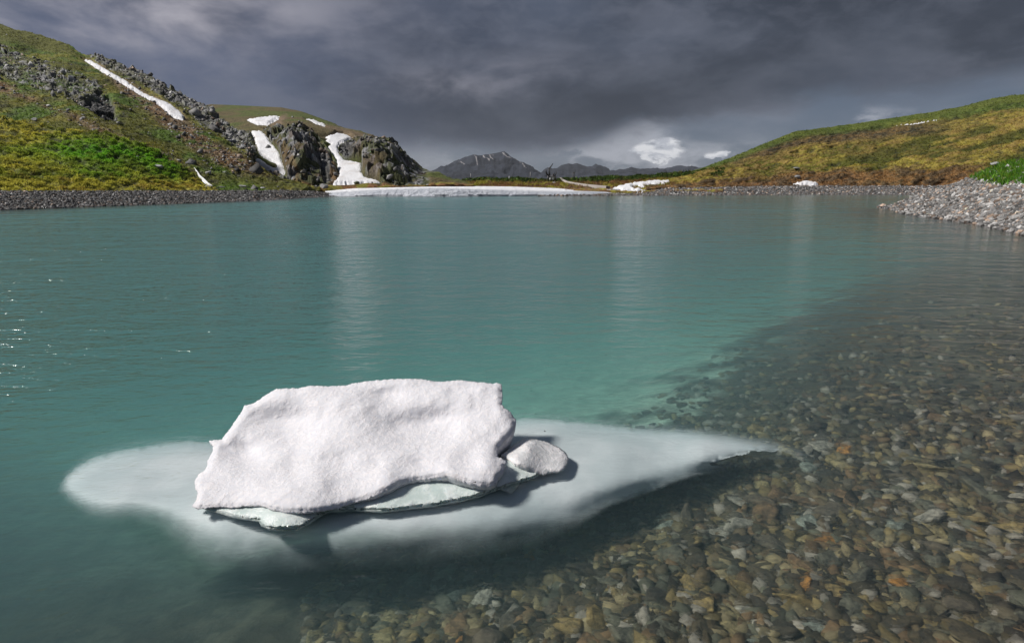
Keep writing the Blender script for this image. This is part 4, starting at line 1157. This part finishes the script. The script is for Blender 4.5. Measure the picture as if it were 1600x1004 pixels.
boulder(535, 258, 5, bh, 'very small dark rock on the hourglass snowfield', 0.4, 17, (1.5, .9, .4))
boulder(55, 189, 12, lh, 'grey boulder on the dark grass slope above the mound', 0.9, 18)
boulder(1245, 264, 12, rh, 'upper of two pale grey boulders on the brown lower slope of the right hill', 1.0, 19, (1.3, .9, .6))
boulder(1246, 278, 13, rh, 'lower of two pale grey boulders on the right hill, just above the small snow patch', 0.9, 20, (1.3, .9, .6))
boulder(1427, 263, 6, rh, 'small pale boulder low on the shaded part of the right hill', 1.1, 21)
boulder(1441, 270, 6, rh, 'tiny pale boulder low on the right hill behind the spit', 1.1, 22)
boulder(1033, 273, 9, mf, 'pale boulder on the brown moraine right of the path', 1.2, 23, (1.3, .9, .7))
boulder(866, 286, 8, mf, 'white boulder in the heather left of the path', 1.6, 24, (1.5, .9, .5))
boulder(798, 282.5, 5, mf, 'small white boulder on the moraine under the distant peak', 1.6, 25)
boulder(986, 285, 4, mf, 'small pinkish boulder just above the tongue of snow', 1.1, 26, (1, 1, 1), (1, .85, .75))
boulder(557, 286.5, 13, bh, 'mossy dark boulder at the foot of the hourglass snowfield', 0.4, 27, (1.4, 1, .6), (.8, .95, .5))
boulder(1558, 259, 34, sp, 'long white-grey rock slab beside the bright grass on the spit', 1.2, 28, (1.7, 0.8, 0.35))
boulder(1596, 283, 14, sp, 'white boulder in the gravel below the bright grass', 1.35, 29, (1.4, .9, .6))
boulder(1580, 287, 9, sp, 'small white stone block left of the larger one below the grass', 1.3, 30)


# ================================================================== GRASS AND LOW PLANTS
def blades(name, P, h, w, cols, per=3, parent=None, lean=0.5, **props):
    n = len(P); N_ = n * per
    b = np.repeat(P, per, 0) + rng.normal(0, 1, (N_, 3)) * np.array([1, 1, 0]) * (np.repeat(h, per)[:, None] * 0.4)
    hh = np.repeat(h, per) * rng.uniform(0.6, 1.2, N_); ww = np.repeat(w, per)
    a = rng.uniform(0, np.pi, N_); dx = np.stack([np.cos(a), np.sin(a), 0 * a], -1) * ww[:, None] * 0.5
    tip = b + np.stack([rng.normal(0, lean, N_) * hh, rng.normal(0, lean, N_) * hh, hh], -1)
    V = np.stack([b - dx, b + dx, tip], 1).reshape(-1, 3)
    F = np.arange(N_ * 3).reshape(-1, 3)
    C = np.repeat(np.repeat(cols, per, 0) * rng.uniform(0.7, 1.35, (N_, 1)), 3, 0)
    o = link(name, mesh_from(name, V, F, M_GRASS, C, smooth=False), parent); o['kind'] = 'stuff'
    for k_, v_ in props.items(): o[k_] = v_
    return o


m, N = new_mat('grass_blades')
c = N.node('ShaderNodeVertexColor', layer_name='Col', out='Color')
df = N.node('ShaderNodeBsdfDiffuse', {'Color': c}); tl = N.node('ShaderNodeBsdfTranslucent', {'Color': c})
N.node('ShaderNodeOutputMaterial', {'Surface': N.node('ShaderNodeMixShader', {0: 0.35, 1: df, 2: tl})}, out=None)
M_GRASS = m

P_, r_, c_ = sample_sheet(mo, 16000, 0.08 + sm(0.6 - w1_mo, 0.0, 0.35), disp_mo)
blades('grass', P_, rng.uniform(0.10, 0.26, len(P_)), np.full(len(P_), 0.13), col_mo[r_, c_] * 1.9, 3, mound, lean=0.8)
P_, r_, c_ = sample_sheet(rh, 13000, 1 - snow_mask(rh.pxg, rh.py, ['ridge', 'foot'], 2.0), disp_rh)
blades('grass', P_, rng.uniform(0.12, 0.32, len(P_)), np.full(len(P_), 0.22), col_rh[r_, c_] * 1.5, 3, hill_right)
P_, r_, c_ = sample_sheet(lh, 13000, (1 - snow_mask(lh.pxg, lh.py, ['chute'], 2.0)) * (1 - 0.8 * np.clip(rockm_lh, 0, 1)), disp_lh)
blades('grass', P_, rng.uniform(0.12, 0.3, len(P_)), np.full(len(P_), 0.18), col_lh[r_, c_] * 1.4, 3, hill_left)
GP = [(1520, 278), (1545, 267), (1562, 258), (1577, 250), (1600, 252), (1680, 240), (1680, 296), (1600, 287), (1585, 284), (1570, 290), (1545, 285)]
gmk = sm(sdf(sp.pxg, sp.py, GP), -3, 3)
P_, r_, c_ = sample_sheet(sp, 7000, gmk)
gc = np.array([0.10, 0.24, 0.03]) * np.exp(rng.normal(0, 0.25, (len(P_), 1))) + (rng.uniform(0, 1, (len(P_), 1)) > 0.8) * np.array([0.12, 0.06, 0.0])
blades('grass', P_, rng.uniform(0.10, 0.35, len(P_)), np.full(len(P_), 0.05), gc, 5, spit, label='bright green grass on top of the cobble spit')
P_, r_, c_ = sample_sheet(mf, 1500, shrub_mf, disp_mf)
stones('dwarf_shrubs', P_, rng.uniform(0.12, 0.42, len(P_)), np.array([0.045, 0.075, 0.018]) * np.exp(rng.normal(0, 0.5, (len(P_), 1))), M_GRASS, jag=0.4, flat=0.8, parent=moraine)
P_, r_, c_ = sample_sheet(mf, 8000, sm(-mf.py, -295, -290), disp_mf)
blades('grass', P_, rng.uniform(0.2, 0.55, len(P_)), np.full(len(P_), 0.18), col_mf[r_, c_] * 1.4, 3, moraine)


# ================================================================== PATH AND STREAM
def ribbon(name, pts, sheet, mat, lift, label):
    pts = np.array(pts, float); t = np.linspace(0, len(pts) - 1, 60)
    x = np.interp(t, range(len(pts)), pts[:, 0]); y = np.interp(t, range(len(pts)), pts[:, 1]); w = np.interp(t, range(len(pts)), pts[:, 2])
    B, Nn = sheet.base_at(x, y)
    wm = w / FPX * B[:, 1]
    off = np.stack([wm * 0.5, 0 * wm, 0 * wm], -1)
    V = np.stack([B - off - Nn * 0.3, B - off * 0.8 + Nn * lift, B + off * 0.8 + Nn * lift, B + off - Nn * 0.3], 1)
    o = link(name, mesh_from(name, V, grid_faces(60, 4), mat), None, kind='structure', label=label)
    return o


m, N = new_mat('pale_track')
nz = N.noise(N.node('ShaderNodeTexCoord', out='Object'), 1.5, 4, 0.6)
N.node('ShaderNodeOutputMaterial', {'Surface': N.node('ShaderNodeBsdfPrincipled', {'Base Color': N.mixc(nz, (0.30, 0.27, 0.25, 1), (0.42, 0.38, 0.35, 1)), 'Roughness': 0.9})}, out=None)
ribbon('path', [(876, 280.5, 4), (879, 283, 4), (885, 286, 4), (897, 288.5, 4), (915, 291, 5), (935, 293, 7), (950, 294, 7)], mf, m, 0.45, 'pale gravel path winding over the moraine')
ribbon('stream', [(303, 264, .7), (308, 270, .9), (312, 276, .7), (319, 282, 1.1), (325, 288, 1.2), (332, 293, 1.5)], lh, mat_snow('white_water', 3.0, (0.8, 0.82, 0.84), (0.4, 0.4, 0.4), 0.5), 0.25, 'thin white trickle of meltwater beside the mound')


# ================================================================== LANDMARKS ON THE MORAINE
def plain(name, c, rough=0.7, metal=0.0):
    m, N = new_mat(name)
    nz = N.noise(N.node('ShaderNodeTexCoord', out='Object'), 2.0, 5, 0.6)
    N.node('ShaderNodeOutputMaterial', {'Surface': N.node('ShaderNodeBsdfPrincipled', {'Base Color': N.mixc(nz, tuple(x * 0.7 for x in c) + (1,), tuple(min(1, x * 1.3) for x in c) + (1,)), 'Roughness': rough, 'Metallic': metal})}, out=None)
    return m


M_DARKM = plain('dark_weathered_metal', (0.03, 0.028, 0.028), 0.6); M_WOOD = plain('grey_wood', (0.075, 0.065, 0.055)); M_PALEM = plain('pale_stone', (0.38, 0.37, 0.38)); M_WHITEP = plain('white_paint', (0.7, 0.7, 0.7))


def tube(pts, radii, seg=8):
    V, F = [], []
    pts = [Vector(p) for p in pts]
    for i, p_ in enumerate(pts):
        t = (pts[min(i + 1, len(pts) - 1)] - pts[max(i - 1, 0)]).normalized()
        a = t.cross(Vector((0, 1, 0.01))).normalized(); b = t.cross(a)
        for k in range(seg):
            g = 2 * math.pi * k / seg; V.append(tuple(p_ + (a * math.cos(g) + b * math.sin(g)) * radii[i]))
    for i in range(len(pts) - 1):
        for k in range(seg):
            k2 = (k + 1) % seg; F.append([i * seg + k, i * seg + k2, (i + 1) * seg + k2, (i + 1) * seg + k])
    F.append(list(range(seg))[::-1]); F.append([(len(pts) - 1) * seg + k for k in range(seg)])
    return V, F


def thing(name, loc, label, cat, group=None):
    o = bpy.data.objects.new(name, None); COL.objects.link(o); o.location = loc; o['label'] = label; o['category'] = cat
    if group: o['group'] = group
    return o


b0 = at(861.5, 281.0, 134.0); u = 134.0 / FPX     # metres per photo pixel there
land = thing('sculpture', tuple(b0), 'dark metal sculpture of curved prongs and a leaning spar on the far moraine', 'sculpture')
loc = lambda x, y, d=0: ((x - 861.5) * u, d, (281.0 - y) * u)


def part(name, pts, rad, mat, par=land):
    v, f = tube(pts, rad); return link(name, mesh_from(name, v, f, mat), par)


part('prong', [loc(853, 265.5, -.3), loc(853, 269, -.3), loc(854.5, 272.5, -.2), loc(857.5, 275.2), loc(860, 276.2)], [.05, .13, .17, .18, .12], M_DARKM)
part('prong', [loc(868.6, 267.5, .3), loc(868.8, 271, .3), loc(867.3, 274.5, .2), loc(864.5, 276)], [.05, .09, .12, .1], M_DARKM)
part('mast', [loc(858, 263.5), loc(858, 270), loc(858.3, 277)], [.11, .13, .16], M_DARKM)
part('spar', [loc(857.5, 265), loc(860.2, 262), loc(863.6, 257)], [.16, .13, .07], M_DARKM)
part('stub', [loc(864.4, 276), loc(865, 271.5)], [.14, .24], M_DARKM)
part('cross_beam', [loc(855.5, 276), loc(861.5, 275.2), loc(869, 276.6)], [.12, .2, .12], M_PALEM)
part('crown', [loc(863, 276), loc(863.5, 273)], [.14, .04], M_PALEM)
part('leg', [loc(856.5, 276.5), loc(855.8, 281.6)], [.16, .2], M_DARKM)
part('leg', [loc(867.5, 276.5), loc(868.3, 281.6)], [.16, .2], M_DARKM)
part('plinth', [loc(859.8, 278.2, -.2), loc(860, 281.8, -.2)], [.22, .26], M_PALEM)
part('plinth', [loc(864, 278.2, -.2), loc(864, 281.8, -.2)], [.18, .24], M_PALEM)

fb = at(896.5, 279.0, 138.0)
fr_ = thing('timber_frame', tuple(fb), 'narrow timber frame of two posts standing right of the path', 'frame')
for dx in (-1.2, 1.2):
    v, f = tube([(dx * u, 0, -0.4), (dx * u, 0, 1.45)], [.09, .08]); link('post', mesh_from('post', v, f, M_WOOD), fr_)
v, f = tube([(-1.7 * u, 0, 1.36), (1.7 * u, 0, 1.36)], [.08, .08]); link('cross_bar', mesh_from('cross_bar', v, f, M_WOOD), fr_)
for x, y0, y1, lab, mt in ((735.5, 280, 271.5, 'short pale marker pole at the left end of the moraine crest', M_PALEM), (828.5, 280, 269.5, 'thin tall pale marker pole left of the sculpture', M_PALEM), (795.5, 280, 275.5, 'small white marker post under the distant peak', M_WHITEP), (684.8, 284, 279, 'tiny white marker post where the second hill meets the moraine', M_WHITEP)):
    b = at(x, y0 + 1, 134.0)
    v, f = tube([(0, 0, 0), (0, 0, (y0 + 1 - y1) * u)], [.08, .06])
    link('marker_post', mesh_from('marker_post', v, f, mt), None, label=lab, category='post', group='marker posts along the moraine').location = tuple(b)

# ================================================================== AIR
m, N = new_mat('mountain_air')
N.node('ShaderNodeOutputMaterial', {'Volume': N.node('ShaderNodeVolumePrincipled', {'Color': (0.80, 0.86, 0.96, 1), 'Density': 0.00003, 'Anisotropy': 0.0})}, out=None)
hx = 9300.0
V = [(x, y, z) for z in (-12.0, 420.0) for x, y in ((-hx, -hx), (hx, -hx), (hx, hx), (-hx, hx))]
F = [[3, 2, 1, 0], [4, 5, 6, 7], [0, 1, 5, 4], [1, 2, 6, 5], [2, 3, 7, 6], [3, 0, 4, 7]]
link('haze', mesh_from('haze', V, F, m, smooth=False), None, kind='stuff', label='thin grey mountain air')

# ================================================================== FLOATING SPECKS
sx_ = rng.uniform(700, 1300, 70); sy_ = rng.uniform(450, 680, 70)
Pw = atz(sx_, sy_, 0.004)
stones('floating_debris', Pw, rng.uniform(0.003, 0.008, 70), np.tile(np.array([[0.03, 0.025, 0.02]]), (70, 1)), M_STONE, flat=0.3, tilt=0.1, label='dark specks of drift floating on the water')
